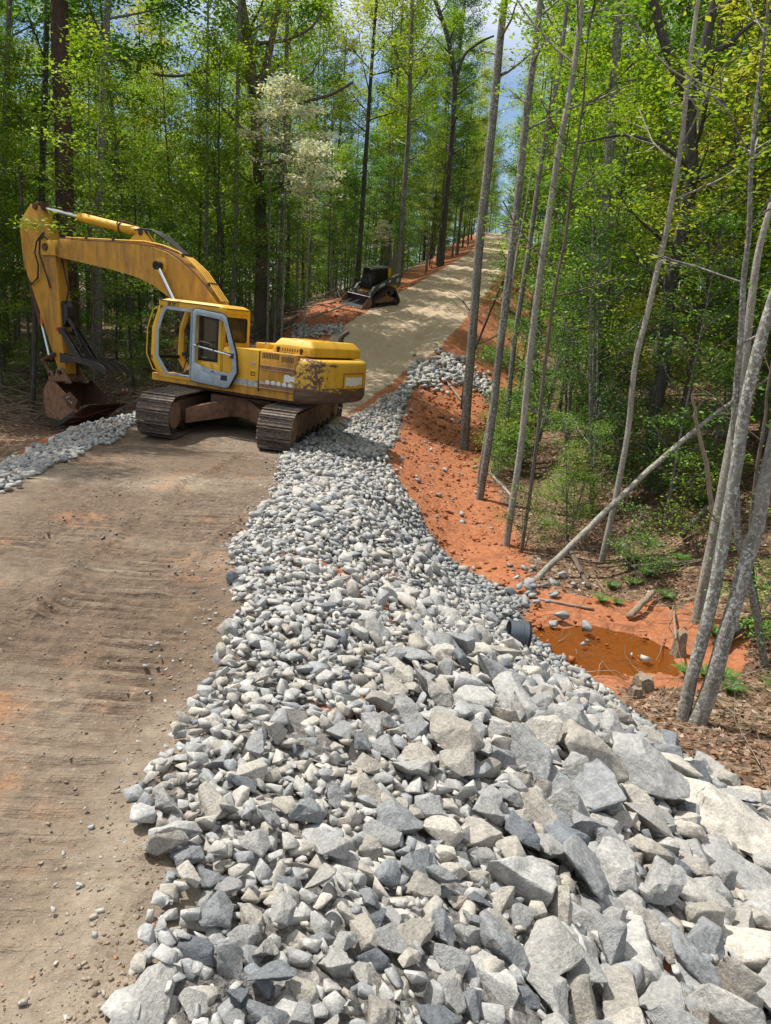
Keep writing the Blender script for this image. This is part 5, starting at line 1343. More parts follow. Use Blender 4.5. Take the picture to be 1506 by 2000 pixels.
bm = BM(); add_hexa(bm, [(.672, -.38, 1.05), (.70, -.38, 1.05), (.70, .38, 1.05), (.672, .38, 1.05), (.47, -.38, 1.98), (.49, -.38, 1.98), (.49, .38, 1.98), (.47, .38, 1.98)]); fin(bm, 'front_door', MT['glass'], lc, .006, 1)
for y_ in (.12, .25):
    bm = BM(); add_box(bm, .50, .53, y_ - .03, y_ + .03, 1.99, 2.03); fin(bm, 'work_light', MT['white_sticker'], lc)
bm = BM(); add_box(bm, .62, .95, -.42, .42, .35, .80); fin(bm, 'footwell', MT['dirt_steel'], ld, .05, 2)
# bucket
bk = empty('bucket'); bk.parent = ld
bm = BM(); sh_ = [(1.22, .60), (1.12, .45), (1.12, .12), (1.24, .02), (1.92, .0)]; add_prism(bm, sh_ + [(1.92, .02), (1.26, .05), (1.15, .14), (1.15, .44), (1.25, .58)], -.95, .95); fin(bm, 'bucket_shell', MT['charcoal'], bk, .003, 1)
for y_ in (-.97, .95):
    bm = BM(); add_prism(bm, [(1.22, .60), (1.12, .45), (1.12, .12), (1.24, .0), (1.92, .0), (1.90, .08), (1.40, .58)], y_, y_ + .02); fin(bm, 'bucket_side', MT['dirt_steel'], bk, .003, 1)
bm = BM(); add_box(bm, 1.70, 1.96, -.97, .97, -.012, .004); fin(bm, 'cutting_edge', MT['silver'], bk)
bm = BM(); add_box(bm, 1.18, 1.30, -.95, .95, .585, .61); fin(bm, 'top_rail', MT['silver'], bk, .004, 1)

# ------------------------------------------------------------------ end of the culvert pipe
cp = hit(1012, 1268)
Mc = Matrix.Translation(Vector(cp.tolist()) + Vector((0, 0, .20))) @ Matrix.Rotation(rad(2), 4, 'Z') @ Matrix.Rotation(rad(6), 4, 'Y')
cv = empty('culvert_pipe', mat=Mc)
tag(cv, 'short dark grey plastic culvert pipe end sticking out of the rocks above the orange creek', 'pipe')
def ring(name, x0, x1, ro, ri, mat):
    bm = BM(); n_ = 40; A = [[bm.verts.new((x, r_ * math.cos(k * math.tau / n_), r_ * math.sin(k * math.tau / n_))) for k in range(n_)] for x, r_ in ((x0, ro), (x1, ro), (x1, ri), (x0, ri))]
    for i in range(4):
        a, b = A[i], A[(i + 1) % 4]
        for k in range(n_): bm.faces.new([a[k], a[(k + 1) % n_], b[(k + 1) % n_], b[k]])
    return fin(bm, name, mat, cv)
MT['pvc'] = mat_plain('grey_plastic', (.075, .09, .11), .35, .5, 0, .15, 6)
ring('pipe_wall', -.15, .10, .165, .150, MT['pvc'])
for x_ in (-.03, .045): ring('pipe_rib', x_, x_ + .03, .175, .164, MT['pvc'])
ring('pipe_rim', .08, .105, .178, .150, MT['black'])
# ------------------------------------------------------------------ plants
def tube_np(P, R_, k=6):
    P = np.asarray(P, float); n = len(P); R_ = np.broadcast_to(np.asarray(R_, float), (n,))
    D = np.gradient(P, axis=0); D /= np.linalg.norm(D, axis=1)[:, None] + 1e-9
    ref = np.array([1., 0, 0]) if abs(D[0][2]) > .7 else np.array([0, 0, 1.])
    A = np.cross(D, ref); A /= np.linalg.norm(A, axis=1)[:, None] + 1e-9; B = np.cross(D, A)
    th = np.arange(k) * 2 * np.pi / k
    V = P[:, None] + (A[:, None] * np.cos(th)[None, :, None] + B[:, None] * np.sin(th)[None, :, None]) * R_[:, None, None]
    V = V.reshape(-1, 3); i = np.arange(n - 1)[:, None] * k; j = np.arange(k)[None]; j2 = (j + 1) % k
    F = np.stack([i + j, i + j2, i + k + j2, i + k + j], -1).reshape(-1, 4)
    return V, F

def leaves_np(C, N_, size, r, aspect=.55, up=.75, fold=.15):
    """one rhombic leaf per centre; N_ = normals or None"""
    n = len(C)
    nrm = r.normal(size=(n, 3)) * (1 - up) + np.array([0, 0, up]); nrm /= np.linalg.norm(nrm, axis=1)[:, None]
    t = r.normal(size=(n, 3)); t -= nrm * (t * nrm).sum(1)[:, None]; t /= np.linalg.norm(t, axis=1)[:, None]
    b = np.cross(nrm, t); s = size * r.uniform(.6, 1.35, n)[:, None]
    V = np.stack([C - t * s * .5, C + b * s * aspect * .5 - nrm * s * fold * .3, C + t * s * .5 - nrm * s * fold, C - b * s * aspect * .5 - nrm * s * fold * .3], 1)
    return V.reshape(-1, 3), (np.arange(n)[:, None] * 4 + np.arange(4)[None])

def limb_path(p, az, el, L, r, n=5, curl=.35, wob=.12):
    out = [np.array(p, float)]; st = L / (n - 1)
    for i in range(n - 1):
        out.append(out[-1] + st * np.array([math.cos(az) * math.cos(el), math.sin(az) * math.cos(el), math.sin(el)]))
        el += curl / n + r.normal(0, wob * .6); az += r.normal(0, wob)
    return np.array(out)

def broadleaf(seed, H=20, r0=.17, base=.35, spread=3.6, nl=9000, leaf=.17, limbs=22, clump=.42, flat=.5, lean=(0, 0), tube_k=8, flower=0, multi=1, trunk_path=None):
    r = np.random.default_rng(seed); wood = []; anchors = []
    for mstem in range(multi):
        n = 12; t = np.linspace(0, 1, n)
        if trunk_path is not None: P = trunk_path[0]; Rr = trunk_path[1]; n = len(P)
        else:
            ph = r.uniform(0, 6.28, 2); am = H * .012
            la = (r.normal(0, .12, 2) * H if multi > 1 else np.array([0, 0]))
            P = np.stack([am * np.sin(3 * t + ph[0]) * t + (lean[0] * H + la[0]) * t, am * np.sin(4 * t + ph[1]) * t + (lean[1] * H + la[1]) * t, H * t * (1 if mstem == 0 else r.uniform(.6, .95))], -1)
            Rr = r0 * (1 - .88 * t ** .9) * (1 + .35 * np.exp(-t * 30)) * (1 if mstem == 0 else .7)
        wood.append(tube_np(P, Rr, tube_k))
        seg = np.linalg.norm(np.diff(P, axis=0), axis=1); cum = np.concatenate([[0], np.cumsum(seg)]); cum /= cum[-1]
        nlm = max(3, limbs // multi)
        for i in range(nlm):
            tt = base + (1 - base) * (i + r.uniform(0, 1)) / nlm
            p = np.array([np.interp(tt, cum, P[:, k]) for k in range(3)]); rr_ = np.interp(tt, cum, Rr) * .42
            u = (tt - base) / (1 - base)
            L = spread * (1.0 - .72 * u ** 1.3) * (.55 + .6 * r.random()) * (.7 + .3 * min(1, u * 5))
            az = i * 2.4 + r.uniform(-.5, .5); el = rad(r.uniform(8, 35) + 32 * u)
            Q = limb_path(p, az, el, L, r)
            wood.append(tube_np(Q, np.linspace(rr_, .012, len(Q)), 4))
            for k in range(int(3 + L * 1.4)):
                f = r.uniform(.25, 1.0); q = np.array([np.interp(f * (len(Q) - 1), np.arange(len(Q)), Q[:, c]) for c in range(3)])
                S = limb_path(q, az + r.uniform(-1.3, 1.3), el * .6 + r.uniform(-.4, .35), L * r.uniform(.22, .45), r, 3, .2, .2)
                wood.append(tube_np(S, np.linspace(.014, .005, 3), 3)); anchors += [S[1], S[2]]
            anchors.append(Q[-1])
    An = np.array(anchors); per = r.integers(0, len(An), nl)
    # uneven density: some sprays are bare, some heavy
    w = r.random(len(An)) ** 1.6; w /= w.sum(); per = r.choice(len(An), nl, p=w)
    off = r.normal(size=(nl, 3)) * np.array([clump, clump, clump * flat])
    C = An[per] + off
    V, F = leaves_np(C, None, leaf, r)
    wv, wf = join_arr(wood)
    return (wv, wf), (V, F)

def pine(seed, H=22, r0=.22, base=.25, spread=3.0, n_need=11000, tuft=.30):
    r = np.random.default_rng(seed); wood = []; n = 12; t = np.linspace(0, 1, n)
    P = np.stack([.1 * np.sin(3 * t), .1 * np.cos(2 * t) - .1, H * t], -1); R_ = r0 * (1 - .9 * t)
    wood.append(tube_np(P, R_, 10)); tips = []; dirs = []
    z = base * H
    while z < H * .98:
        u = (z - base * H) / (H * (1 - base)); m = r.integers(4, 6); a0 = r.uniform(0, 6.28)
        for k in range(m):
            az = a0 + k * 6.283 / m + r.uniform(-.25, .25); L = spread * (1 - .8 * u) * r.uniform(.6, 1.1)
            Q = limb_path([0, 0, z], az, rad(2 + 25 * u), L, r, 5, .25, .08)
            wood.append(tube_np(Q, np.linspace(.035 * (1 - .6 * u), .006, 5), 4))
            for j in range(int(4 + L * 3.2)):
                f = r.uniform(.3, 1); q = np.array([np.interp(f * 4, np.arange(5), Q[:, c]) for c in range(3)])
                sa = az + r.uniform(-1.0, 1.0); S = limb_path(q, sa, r.uniform(-.1, .3), L * r.uniform(.12, .28), r, 3, .1, .1)
                wood.append(tube_np(S, [.008, .006, .003], 3)); tips += [S[1], S[2]]; dirs += [S[2] - S[1]] * 2
        z += r.uniform(.55, .95)
    T = np.array(tips); Dn = np.array(dirs); Dn /= np.linalg.norm(Dn, axis=1)[:, None]
    i = r.integers(0, len(T), n_need)
    d = Dn[i] * .8 + r.normal(size=(n_need, 3)) * .75; d /= np.linalg.norm(d, axis=1)[:, None]
    c = T[i] + r.normal(size=(n_need, 3)) * .07; s = tuft * r.uniform(.6, 1.2, n_need)[:, None]
    b = np.cross(d, r.normal(size=(n_need, 3))); b /= np.linalg.norm(b, axis=1)[:, None]
    V = np.stack([c - b * .006, c + b * .006, c + d * s + b * .002 + b * .012, c + d * s - b * .012], 1).reshape(-1, 3)
    V = np.stack([c, c + d * s * .55 + b * .011, c + d * s, c + d * s * .55 - b * .011], 1).reshape(-1, 3)
    return join_arr(wood), (V, np.arange(n_need)[:, None] * 4 + np.arange(4)[None])

def proto(kind, bark, leafm, gen):
    (wv, wf), (lv, lf) = gen
    return dict(kind=kind, trunk=np_mesh('trunk', wv, wf, True, MT[bark]), crown=np_mesh('crown', lv, lf, False, MT[leafm]))
PR = {
 'tall': [proto('broadleaf_tree', 'bark_grey', 'leaf_spring', broadleaf(1, 21, .16, .38, 3.6, 11000, .17)),
          proto('broadleaf_tree', 'bark_brown', 'leaf_spring', broadleaf(2, 18, .13, .30, 3.2, 10000, .16)),
          proto('broadleaf_tree', 'bark_grey', 'leaf_mid', broadleaf(3, 22, .18, .42, 3.9, 11000, .17)),
          proto('broadleaf_tree', 'bark_dark', 'leaf_yellow', broadleaf(4, 20, .15, .34, 3.5, 8000, .15)),
          proto('broadleaf_tree', 'bark_grey', 'leaf_spring', broadleaf(5, 16, .10, .25, 2.6, 8000, .15))],
 'pine': [proto('pine_tree', 'bark_pine', 'leaf_pine', pine(6, 22, .24, .20, 3.2, 20000, .34)),
          proto('pine_tree', 'bark_pine', 'leaf_pine', pine(7, 14, .14, .10, 2.5, 14000, .30))],
 'under': [proto('understory_tree', 'bark_grey', 'leaf_mid', broadleaf(11, 7.5, .045, .18, 1.9, 5200, .10, 22, .26, .3, tube_k=6)),
           proto('understory_tree', 'bark_brown', 'leaf_spring', broadleaf(12, 9, .05, .25, 2.1, 5000, .11, 22, .28, .3, tube_k=6)),
           proto('understory_tree', 'bark_grey', 'leaf_dark', broadleaf(13, 6, .04, .10, 1.7, 6500, .075, 26, .22, .3, tube_k=6)),
           proto('understory_tree', 'bark_dark', 'leaf_spring', broadleaf(14, 11, .06, .30, 2.0, 4600, .11, 20, .28, .3, tube_k=6))],
 'holly': [proto('holly_tree', 'bark_grey', 'leaf_dark', broadleaf(15, 6.5, .05, .08, 1.7, 13000, .062, 40, .20, .4, tube_k=6, multi=3)),
           proto('holly_tree', 'bark_grey', 'leaf_dark', broadleaf(16, 4.5, .04, .05, 1.5, 10000, .058, 36, .18, .4, tube_k=6, multi=3))],
 'pole': [proto('thin_tree', 'bark_grey', 'leaf_spring', broadleaf(17, 13, .055, .55, 1.3, 1500, .12, 16, .25, .3, tube_k=6)),
          proto('thin_tree', 'bark_dark', 'leaf_mid', broadleaf(18, 10, .04, .5, 1.1, 1100, .11, 14, .25, .3, (.05, .02), tube_k=6)),
          proto('thin_tree', 'bark_pale', 'leaf_spring', broadleaf(19, 9, .032, .5, 1.0, 900, .10, 12, .25, .3, (-.04, .03), tube_k=6))],
 'mid': [proto('bushy_tree', 'bark_grey', 'leaf_mid', broadleaf(31, 12, .09, .14, 3.1, 10000, .13, 30, .34, .35)),
         proto('bushy_tree', 'bark_dark', 'leaf_spring', broadleaf(32, 14, .10, .20, 3.0, 10000, .13, 30, .34, .35)),
         proto('bushy_tree', 'bark_brown', 'leaf_yellow', broadleaf(33, 11, .08, .18, 2.8, 7000, .12, 28, .32, .35))],
 'dogwood': [proto('dogwood_tree', 'bark_grey', 'leaf_flower', broadleaf(20, 8, .05, .68, 1.7, 3400, .12, 20, .22, .25, tube_k=6))],
 'bush': [proto('bush', 'bark_grey', 'leaf_mid', broadleaf(21, 1.6, .015, .05, .9, 1800, .06, 16, .16, .5, tube_k=4, multi=3)),
          proto('bush', 'bark_brown', 'leaf_spring', broadleaf(22, 2.2, .018, .05, 1.1, 1500, .07, 16, .18, .4, tube_k=4, multi=3))],
}
def plant(P, x, y, sc=1.0, rot=0, label='', group=None, cat='tree', tilt=(0, 0), z=None, name=None):
    t = empty(name or P['kind'], (x, y, (float(z) if z is not None else zt(x, y)) - .06), (tilt[0], tilt[1], rot)); t.scale = (sc, sc, sc)
    tag(t, label, cat, group); link('trunk', P['trunk'], t); link('crown', P['crown'], t); return t

# ---- scattered woods; every tree its own object
rf = np.random.default_rng(77)
class Grid2:
    def __init__(s): s.p = []
    def ok(s, x, y, d):
        for a, b, q in s.p:
            if abs(a - x) < 6 and abs(b - y) < 6 and (a - x) ** 2 + (b - y) ** 2 < (max(d, q) * .5 + min(d, q) * .5) ** 2: return False
        s.p.append((x, y, d)); return True
def left_ok(x, y, m):
    return x < I(XL, y) - m and x > -.60 * y - 9
def right_ok(x, y, m):
    return x > I(TOE, y) + m and x < .70 * y + 7
def zone(side, y):
    return 'near' if y < 32 else ('middle' if y < 60 else 'far')
LBL = {
 ('tall', 'left'): 'slender tall broadleaf tree with fresh green leaves in the {} woods left of the road',
 ('tall', 'right'): 'slender tall broadleaf tree with fresh green leaves in the {} woods right of the road',
 ('pine', 'left'): 'dark needled pine standing in the {} woods left of the road', ('pine', 'right'): 'dark needled pine standing in the {} woods right of the road',
 ('under', 'left'): 'small leafy understory tree in the {} woods left of the road', ('under', 'right'): 'small leafy understory tree in the {} woods right of the road',
 ('mid', 'left'): 'middle sized bushy broadleaf tree in the {} woods left of the road', ('mid', 'right'): 'middle sized bushy broadleaf tree in the {} woods right of the road',
 ('pole', 'left'): 'thin bare stemmed young tree in the {} woods left of the road', ('pole', 'right'): 'thin bare stemmed young tree in the {} woods right of the road'}
def put(kind, side, x, y, sc=None, idx=None):
    L = PR[kind]; P = L[idx if idx is not None else int(rf.integers(0, len(L)))]
    lb = LBL[(kind, side)].format(zone(side, y))
    plant(P, x, y, sc if sc else rf.uniform(.8, 1.2), rf.uniform(0, 6.28), lb, lb.split(' in the ')[0].replace('standing', '').strip() + 's, ' + zone(side, y) + ' ' + side, tilt=(rf.normal(0, .03), rf.normal(0, .03)))
def fill(kind, side, y0, y1, x0, x1, n, d, m, G, test=None):
    c = 0
    for i in range(n * 12):
        if c >= n: break
        y = rf.uniform(y0, y1); x = rf.uniform(x0, x1)
        if side == 'left' and not left_ok(x, y, m(y) if callable(m) else m): continue
        if side == 'right' and not right_ok(x, y, m(y) if callable(m) else m): continue
        if test and not test(x, y): continue
        if not G.ok(x, y, d): continue
        put(kind, side, x, y); c += 1
    return c
GL, GR = Grid2(), Grid2()
ml = lambda y: float(np.interp(y, [20, 26, 30, 38, 60, 113], [5.0, 4.0, 3.6, 3.4, 2.2, 1.6]))
mr = lambda y: float(np.interp(y, [8, 20, 40, 60, 113], [3.5, 1.5, .8, .0, -.8]))
nt = 0
nt += fill('tall', 'left', 27, 62, -40, 9, 50, 3.8, ml, GL)
nt += fill('tall', 'left', 60, 122, -55, 16, 50, 4.5, ml, GL)
nt += fill('pine', 'left', 26, 90, -40, 10, 20, 3.6, ml, GL)
nt += fill('mid', 'left', 25, 48, -30, 8, 60, 2.2, ml, GL)
nt += fill('mid', 'left', 48, 112, -42, 14, 60, 2.8, ml, GL)
nt += fill('under', 'left', 22.5, 50, -28, 9, 150, 1.4, lambda y: ml(y) - .8, GL)
nt += fill('pole', 'left', 23, 62, -32, 8, 120, 1.0, lambda y: ml(y) - 1.0, GL)
nt += fill('tall', 'right', 18, 60, 3, 42, 55, 3.6, mr, GR, lambda x, y: x > 5.5)
nt += fill('tall', 'right', 60, 122, 12, 80, 50, 4.4, mr, GR)
nt += fill('pine', 'right', 30, 90, 8, 50, 12, 3.6, mr, GR)
nt += fill('mid', 'right', 15, 50, 4, 36, 70, 2.2, mr, GR, lambda x, y: x > 4.5)
nt += fill('mid', 'right', 50, 112, 4, 60, 50, 2.8, mr, GR, lambda x, y: x > 4.5)
nt += fill('under', 'right', 12.5, 50, 3, 36, 170, 1.3, mr, GR)
nt += fill('pole', 'right', 13, 60, 3, 38, 100, 1.0, mr, GR)
# beyond the crest, leaving the gap over the road
for i in range(80):
    y = rf.uniform(119, 168); x = rf.uniform(-10, 60)
    if abs(x - .130 * y) < 1.5: continue
    k = 'tall' if rf.random() < .6 else 'mid'; L = PR[k]; plant(L[int(rf.integers(0, len(L)))], x, y, rf.uniform(.8, 1.15), rf.uniform(0, 6.28), 'pale green tree beyond the crest of the road', 'trees beyond the crest')
for i in range(16):
    y = rf.uniform(128, 150); x = .130 * y + rf.uniform(-4, 4); plant(PR['under'][i % 4], x, y, rf.uniform(.55, .95), i * 1.3, 'low bushy tree closing the road gap beyond the crest', 'low trees in the road gap beyond the crest')
for i in range(26):      # trees crowding the upper road from both sides
    y = rf.uniform(62, 122); sd = i % 2; x = (I(XL, y) - rf.uniform(.6, 2.2)) if sd else (I(XR, y) + rf.uniform(.6, 2.2))
    k = ('tall', 'mid', 'under')[i % 3]; L = PR[k]; put(k, 'left' if sd else 'right', x, y)
print('trees', nt)
# ---- far wood that reads as one mass
def mass(name, boxes, n, leaf, mat, seed):
    r = np.random.default_rng(seed); Cs = []
    for (x0, x1, y0, y1, h) in boxes:
        m = n // len(boxes); nb = 90
        bx = r.uniform(x0, x1, nb); by = r.uniform(y0, y1, nb); bz = r.uniform(1, h, nb)
        k = r.integers(0, nb, m); c = np.stack([bx[k], by[k], bz[k]], -1) + r.normal(size=(m, 3)) * np.array([2.0, 2.0, 1.3])
        c[:, 2] = np.maximum(c[:, 2], .2) + zterr(c[:, 0], c[:, 1], False); Cs.append(c)
    C = np.vstack(Cs); V, F = leaves_np(C, None, leaf, r)
    return tag(link(name, np_mesh(name, V, F, False, MT[mat])), 'far off woods closing the view behind the trees on the ' + ('left' if seed == 5 else 'right'), None, None, 'stuff')
mass('distant_woods', [(-75, -35, 70, 110, 18), (-60, -10, 105, 130, 18), (-14, 10, 120, 140, 18), (-60, -30, 40, 75, 16), (-40, -6, 66, 98, 14), (-25, 4, 90, 116, 14)], 90000, .42, 'leaf_mid', 5)
mass('distant_woods', [(22, 60, 105, 130, 18), (50, 95, 75, 120, 18), (40, 62, 45, 80, 16), (25, 42, 120, 135, 18)], 48000, .5, 'leaf_spring', 6)

# ---- trees one can point at, built along their own lean
def path_px(pts, Y0, dY=0.0):
    """trunk line through picture points, standing at its own distance Y0"""
    return np.array([at(u, v, Y0 + dY * i) for i, (u, v) in enumerate(pts)])
def smooth_path(P, R_, n=5):
    P = np.asarray(P, float); k = np.arange(len(P)); kk = np.linspace(0, len(P) - 1, (len(P) - 1) * n + 1)
    Q = np.stack([np.interp(kk, k, P[:, c]) for c in range(3)], -1); R2 = np.interp(kk, k, R_)
    for _ in range(3): Q[1:-1] = (Q[:-2] + Q[1:-1] * 2 + Q[2:]) / 4
    return Q, R2
def hero(name, pts, Y, w, bark, label, group=None, leaf=None, nleaf=700, lsize=.10, top=4.0, limbs=10, extra=None, base=.35, spread=1.6, seed=0, cat='tree', k=10, dY=0.0, wobble=.02, flare=.25):
    P = path_px(pts, Y, dY); w = np.interp(np.linspace(0, 1, len(P)), np.linspace(0, 1, len(w)), w)
    R_ = np.array([pxr(a, p[1]) * .86 for a, p in zip(w, P)])
    if top:      # carry on above the picture
        d = (P[-1] - P[-2]); d /= np.linalg.norm(d); nst = 5
        for i in range(nst): P = np.vstack([P, P[-1] + d * top / nst + np.array([math.sin(i + seed) * .06, 0, 0]) * top * .2]); R_ = np.append(R_, R_[-1] * .84)
    zb = zt(P[0][0], P[0][1]); P = np.vstack([P[0] + np.array([0, 0, min(0, zb - P[0][2]) - .12]), P]); R_ = np.concatenate([[R_[0] * 1.05], R_])
    b0 = P[0].copy(); Q, R2 = smooth_path(P - b0, R_)
    r = np.random.default_rng(100 + seed); ln = np.linspace(0, 1, len(Q)); Q[1:-1, 0] += wobble * (vnoise(ln[1:-1] * 14, ln[1:-1] * 0 + seed, seed) - .5) * 2; R2 = R2 * (1 + flare * np.exp(-ln * 40) * 1.0)
    t = empty(name, b0.tolist()); tag(t, label, cat, group)
    if leaf:
        (wv, wf), (lv, lf) = broadleaf(200 + seed, 1, .1, base, spread, nleaf, lsize, limbs, .22, .3, tube_k=k, trunk_path=(Q, R2))
        link('crown', np_mesh('crown', lv, lf, False, MT[leaf]), t)
    else: wv, wf = tube_np(Q, R2, k)
    link('trunk', np_mesh('trunk', wv, wf, True, MT[bark]), t)
    for e in (extra or []):
        pe, we = e; Pe = path_px(pe, Y, dY) - b0; Re = np.array([pxr(a, Y) for a in np.interp(np.linspace(0, 1, len(Pe)), np.linspace(0, 1, len(we)), we)])
        Qe, Re2 = smooth_path(Pe, Re); link('limb', np_mesh('limb', *tube_np(Qe, Re2, 8), True, MT[bark]), t)
    return t
# the row on the orange bank
hero('grey_tree', [(905, 878), (918, 700), (935, 500), (955, 300), (970, 150), (985, 0)], 20.6, [22, 20, 19, 17, 14], 'bark_grey', 'thick grey trunk on the orange bank, leftmost and largest of the slim row', 'slim grey trees on the orange bank', 'leaf_spring', 900, .13, 5, 12, base=.55, seed=1)
hero('grey_tree', [(937, 983), (965, 800), (985, 620), (1005, 440), (1025, 250), (1045, 100), (1057, 0)], 15.9, [18, 17, 16, 14, 12], 'bark_grey', 'grey lichened trunk at the foot of the orange bank, second of the row', 'slim grey trees on the orange bank', 'leaf_spring', 800, .11, 5, 12, base=.5, seed=2)
hero('grey_tree', [(990, 1062), (1020, 850), (1040, 650), (1062, 480), (1085, 330), (1105, 230), (1130, 60), (1135, 0)], 13.1, [16, 14, 13, 12, 10], 'bark_pale', 'pale slender kinked trunk nearest the rock slope, third of the row', 'slim grey trees on the orange bank', 'leaf_spring', 700, .10, 5, 12, base=.5, seed=3)
hero('grey_tree', [(1018, 1085), (1050, 850), (1065, 700), (1085, 560), (1110, 450), (1118, 330), (1140, 180)], 12.8, [9, 8, 7, 6, 4], 'bark_brown', 'thin dark brown stem close behind the pale slender trunk', 'slim grey trees on the orange bank', 'leaf_mid', 500, .09, 2, 10, base=.45, seed=4)
hero('grey_tree', [(985, 862), (1000, 690), (1030, 500), (1060, 300), (1090, 150), (1105, 30)], 19.5, [12, 11, 10, 8], 'bark_grey', 'slim grey trunk between the second and third trunks of the bank row', 'slim grey trees on the orange bank', 'leaf_spring', 700, .12, 4, 10, base=.45, seed=5)
hero('grey_tree', [(935, 925), (965, 760), (1000, 560), (1030, 380)], 17.2, [6, 6, 5, 3], 'bark_pale', 'very thin pale leaning stem beside the second trunk on the orange bank', 'slim grey trees on the orange bank', None, top=1.5, seed=6)
hero('grey_tree', [(905, 745), (955, 610), (980, 560), (1005, 480)], 24.5, [5, 5, 4], 'bark_dark', 'thin dark stem standing on the upper clay bank behind the slim row', 'slim grey trees on the orange bank', 'leaf_mid', 240, .11, 1.5, 8, base=.3, seed=7)
# stream side right
hero('curved_tree', [(1170, 1130), (1205, 960), (1225, 850), (1240, 700), (1270, 600), (1290, 500), (1310, 400), (1335, 250), (1352, 100), (1365, 0)], 12.4, [15, 12, 12, 10, 8], 'bark_pale', 'pale crooked slim tree leaning right, rooted at the leafy bank right of the fallen pole', None, 'leaf_spring', 900, .10, 4, 14, base=.45, seed=8, spread=1.9)
hero('gnarled_tree', [(1250, 1050), (1272, 960), (1272, 830), (1300, 700), (1303, 580), (1318, 500), (1345, 420), (1352, 300), (1345, 190)], 15.5, [34, 27, 27, 26, 25], 'bark_dark', 'dark gnarled crooked tree that forks high up at the right', None, 'leaf_spring', 1500, .12, 0, 14, base=.55, seed=9, spread=3.0,
     extra=[([(1345, 200), (1325, 150), (1300, 90), (1275, 0), (1262, -60)], [22, 18, 15]), ([(1345, 200), (1372, 120), (1385, 50), (1400, -20), (1410, -70)], [22, 17, 12]), ([(1375, 110), (1420, 90), (1450, 60), (1506, 20)], [13, 9, 6]), ([(1352, 330), (1290, 280), (1220, 260), (1130, 280)], [8, 6, 3])])
hero('twin_tree', [(1334, 1418), (1356, 1310), (1381, 1209), (1423, 975), (1456, 787), (1494, 647), (1540, 500)], 7.1, [34, 30, 29, 27, 25, 24], 'bark_lichen', 'left stem of the pair of leaning lichen spotted trunks at the right edge', 'pair of leaning trunks', None, top=5, seed=10, k=16, wobble=.03)
hero('twin_tree', [(1358, 1428), (1409, 1270), (1452, 1139), (1475, 1022), (1510, 880), (1560, 700)], 7.0, [44, 38, 35, 33, 30, 28], 'bark_lichen', 'right, thicker stem of the pair of leaning lichen spotted trunks at the right edge', 'pair of leaning trunks', None, top=5, seed=11, k=16, wobble=.03)
hero('thin_tree', [(1502, 1365), (1489, 1256), (1462, 1130), (1440, 1036), (1433, 890), (1442, 740), (1452, 600), (1460, 480)], 8.6, [20, 18, 16, 14, 11], 'bark_grey', 'curved thin trunk bending away behind the leaning pair at the right edge', None, 'leaf_yellow', 260, .09, 3, 8, base=.5, seed=12, k=12)
hero('thin_tree', [(1545, 1500), (1500, 1330), (1478, 1190), (1462, 1060), (1480, 900)], 9.4, [16, 14, 12, 9], 'bark_brown', 'brown leaning stem low at the right edge behind the leaning pair', None, 'leaf_mid', 240, .08, 2, 8, base=.4, seed=13, k=10)
hero('thin_tree', [(1395, 1010), (1378, 900), (1360, 820), (1352, 770)], 10.8, [12, 10, 8, 5], 'dead_wood', 'broken dead stem with a splintered top left of the leaning pair', None, None, top=0, seed=14)
hero('thin_tree', [(1422, 900), (1450, 760), (1470, 560), (1500, 420), (1530, 300)], 9.8, [9, 12, 16, 20, 22][::-1], 'bark_pale', 'pale peeling trunk leaning right at the right edge', None, None, top=4, seed=15)
# left side
hero('pine_tree', [(150, 812), (140, 700), (133, 560), (127, 400), (122, 200), (115, 0)], 25.5, [42, 40, 38, 36, 33], 'bark_pine', 'big reddish brown pine trunk standing behind the excavator stick', None, None, top=6, seed=16, k=14)
hero('dark_tree', [(92, 790), (84, 560), (80, 350), (88, 180), (92, 0)], 26.5, [15, 13, 12, 10], 'bark_dark', 'slim dark trunk left of the big pine', None, 'leaf_pine', 500, .2, 4, 14, base=.3, seed=17, spread=2.6)
hero('oak_tree', [(508, 662), (512, 500), (505, 340), (498, 200), (484, 80), (470, -10)], 34.5, [28, 25, 23, 20, 17], 'bark_brown', 'big upright oak with a forked crown standing behind the excavator cab', None, 'leaf_yellow', 3600, .15, 5, 22, base=.3, seed=18, spread=4.2,
     extra=[([(505, 190), (520, 130), (535, 60), (552, -30)], [15, 12, 9]), ([(508, 235), (545, 215), (590, 200), (650, 185), (690, 160)], [8, 6, 4]), ([(490, 118), (450, 118), (400, 140), (345, 150), (300, 145)], [8, 6, 4]), ([(500, 85), (560, 80), (610, 55), (630, 20)], [7, 5, 3])])
hero('grey_tree', [(452, 640), (460, 460), (462, 300), (466, 120), (468, 0)], 32.5, [10, 9, 8, 7], 'bark_grey', 'slim grey trunk just left of the forked oak', None, 'leaf_mid', 1500, .13, 4, 16, base=.3, seed=19, spread=2.4)
hero('dark_tree', [(430, 600), (437, 500), (428, 400), (415, 300)], 31.5, [9, 8, 6, 4], 'bark_dark', 'dark broken topped trunk leaning left of the forked oak', None, None, top=0, seed=20)
hero('grey_tree', [(778, 532), (788, 400), (798, 250), (803, 60), (806, -20)], 46, [11, 10, 9, 8], 'bark_grey', 'straight grey tree right behind the parked loader', None, 'leaf_spring', 2600, .16, 4, 20, base=.35, seed=21, spread=3.4)
hero('grey_tree', [(864, 484), (872, 380), (884, 250), (890, 150), (872, 60), (850, 0)], 64, [13, 11, 10, 8], 'bark_dark', 'dark tree with a bent top on the left edge of the upper road', None, 'leaf_spring', 2600, .16, 4, 20, base=.35, seed=22, spread=3.4, extra=[([(890, 160), (905, 105), (940, 80), (965, 70)], [6, 5, 3])])
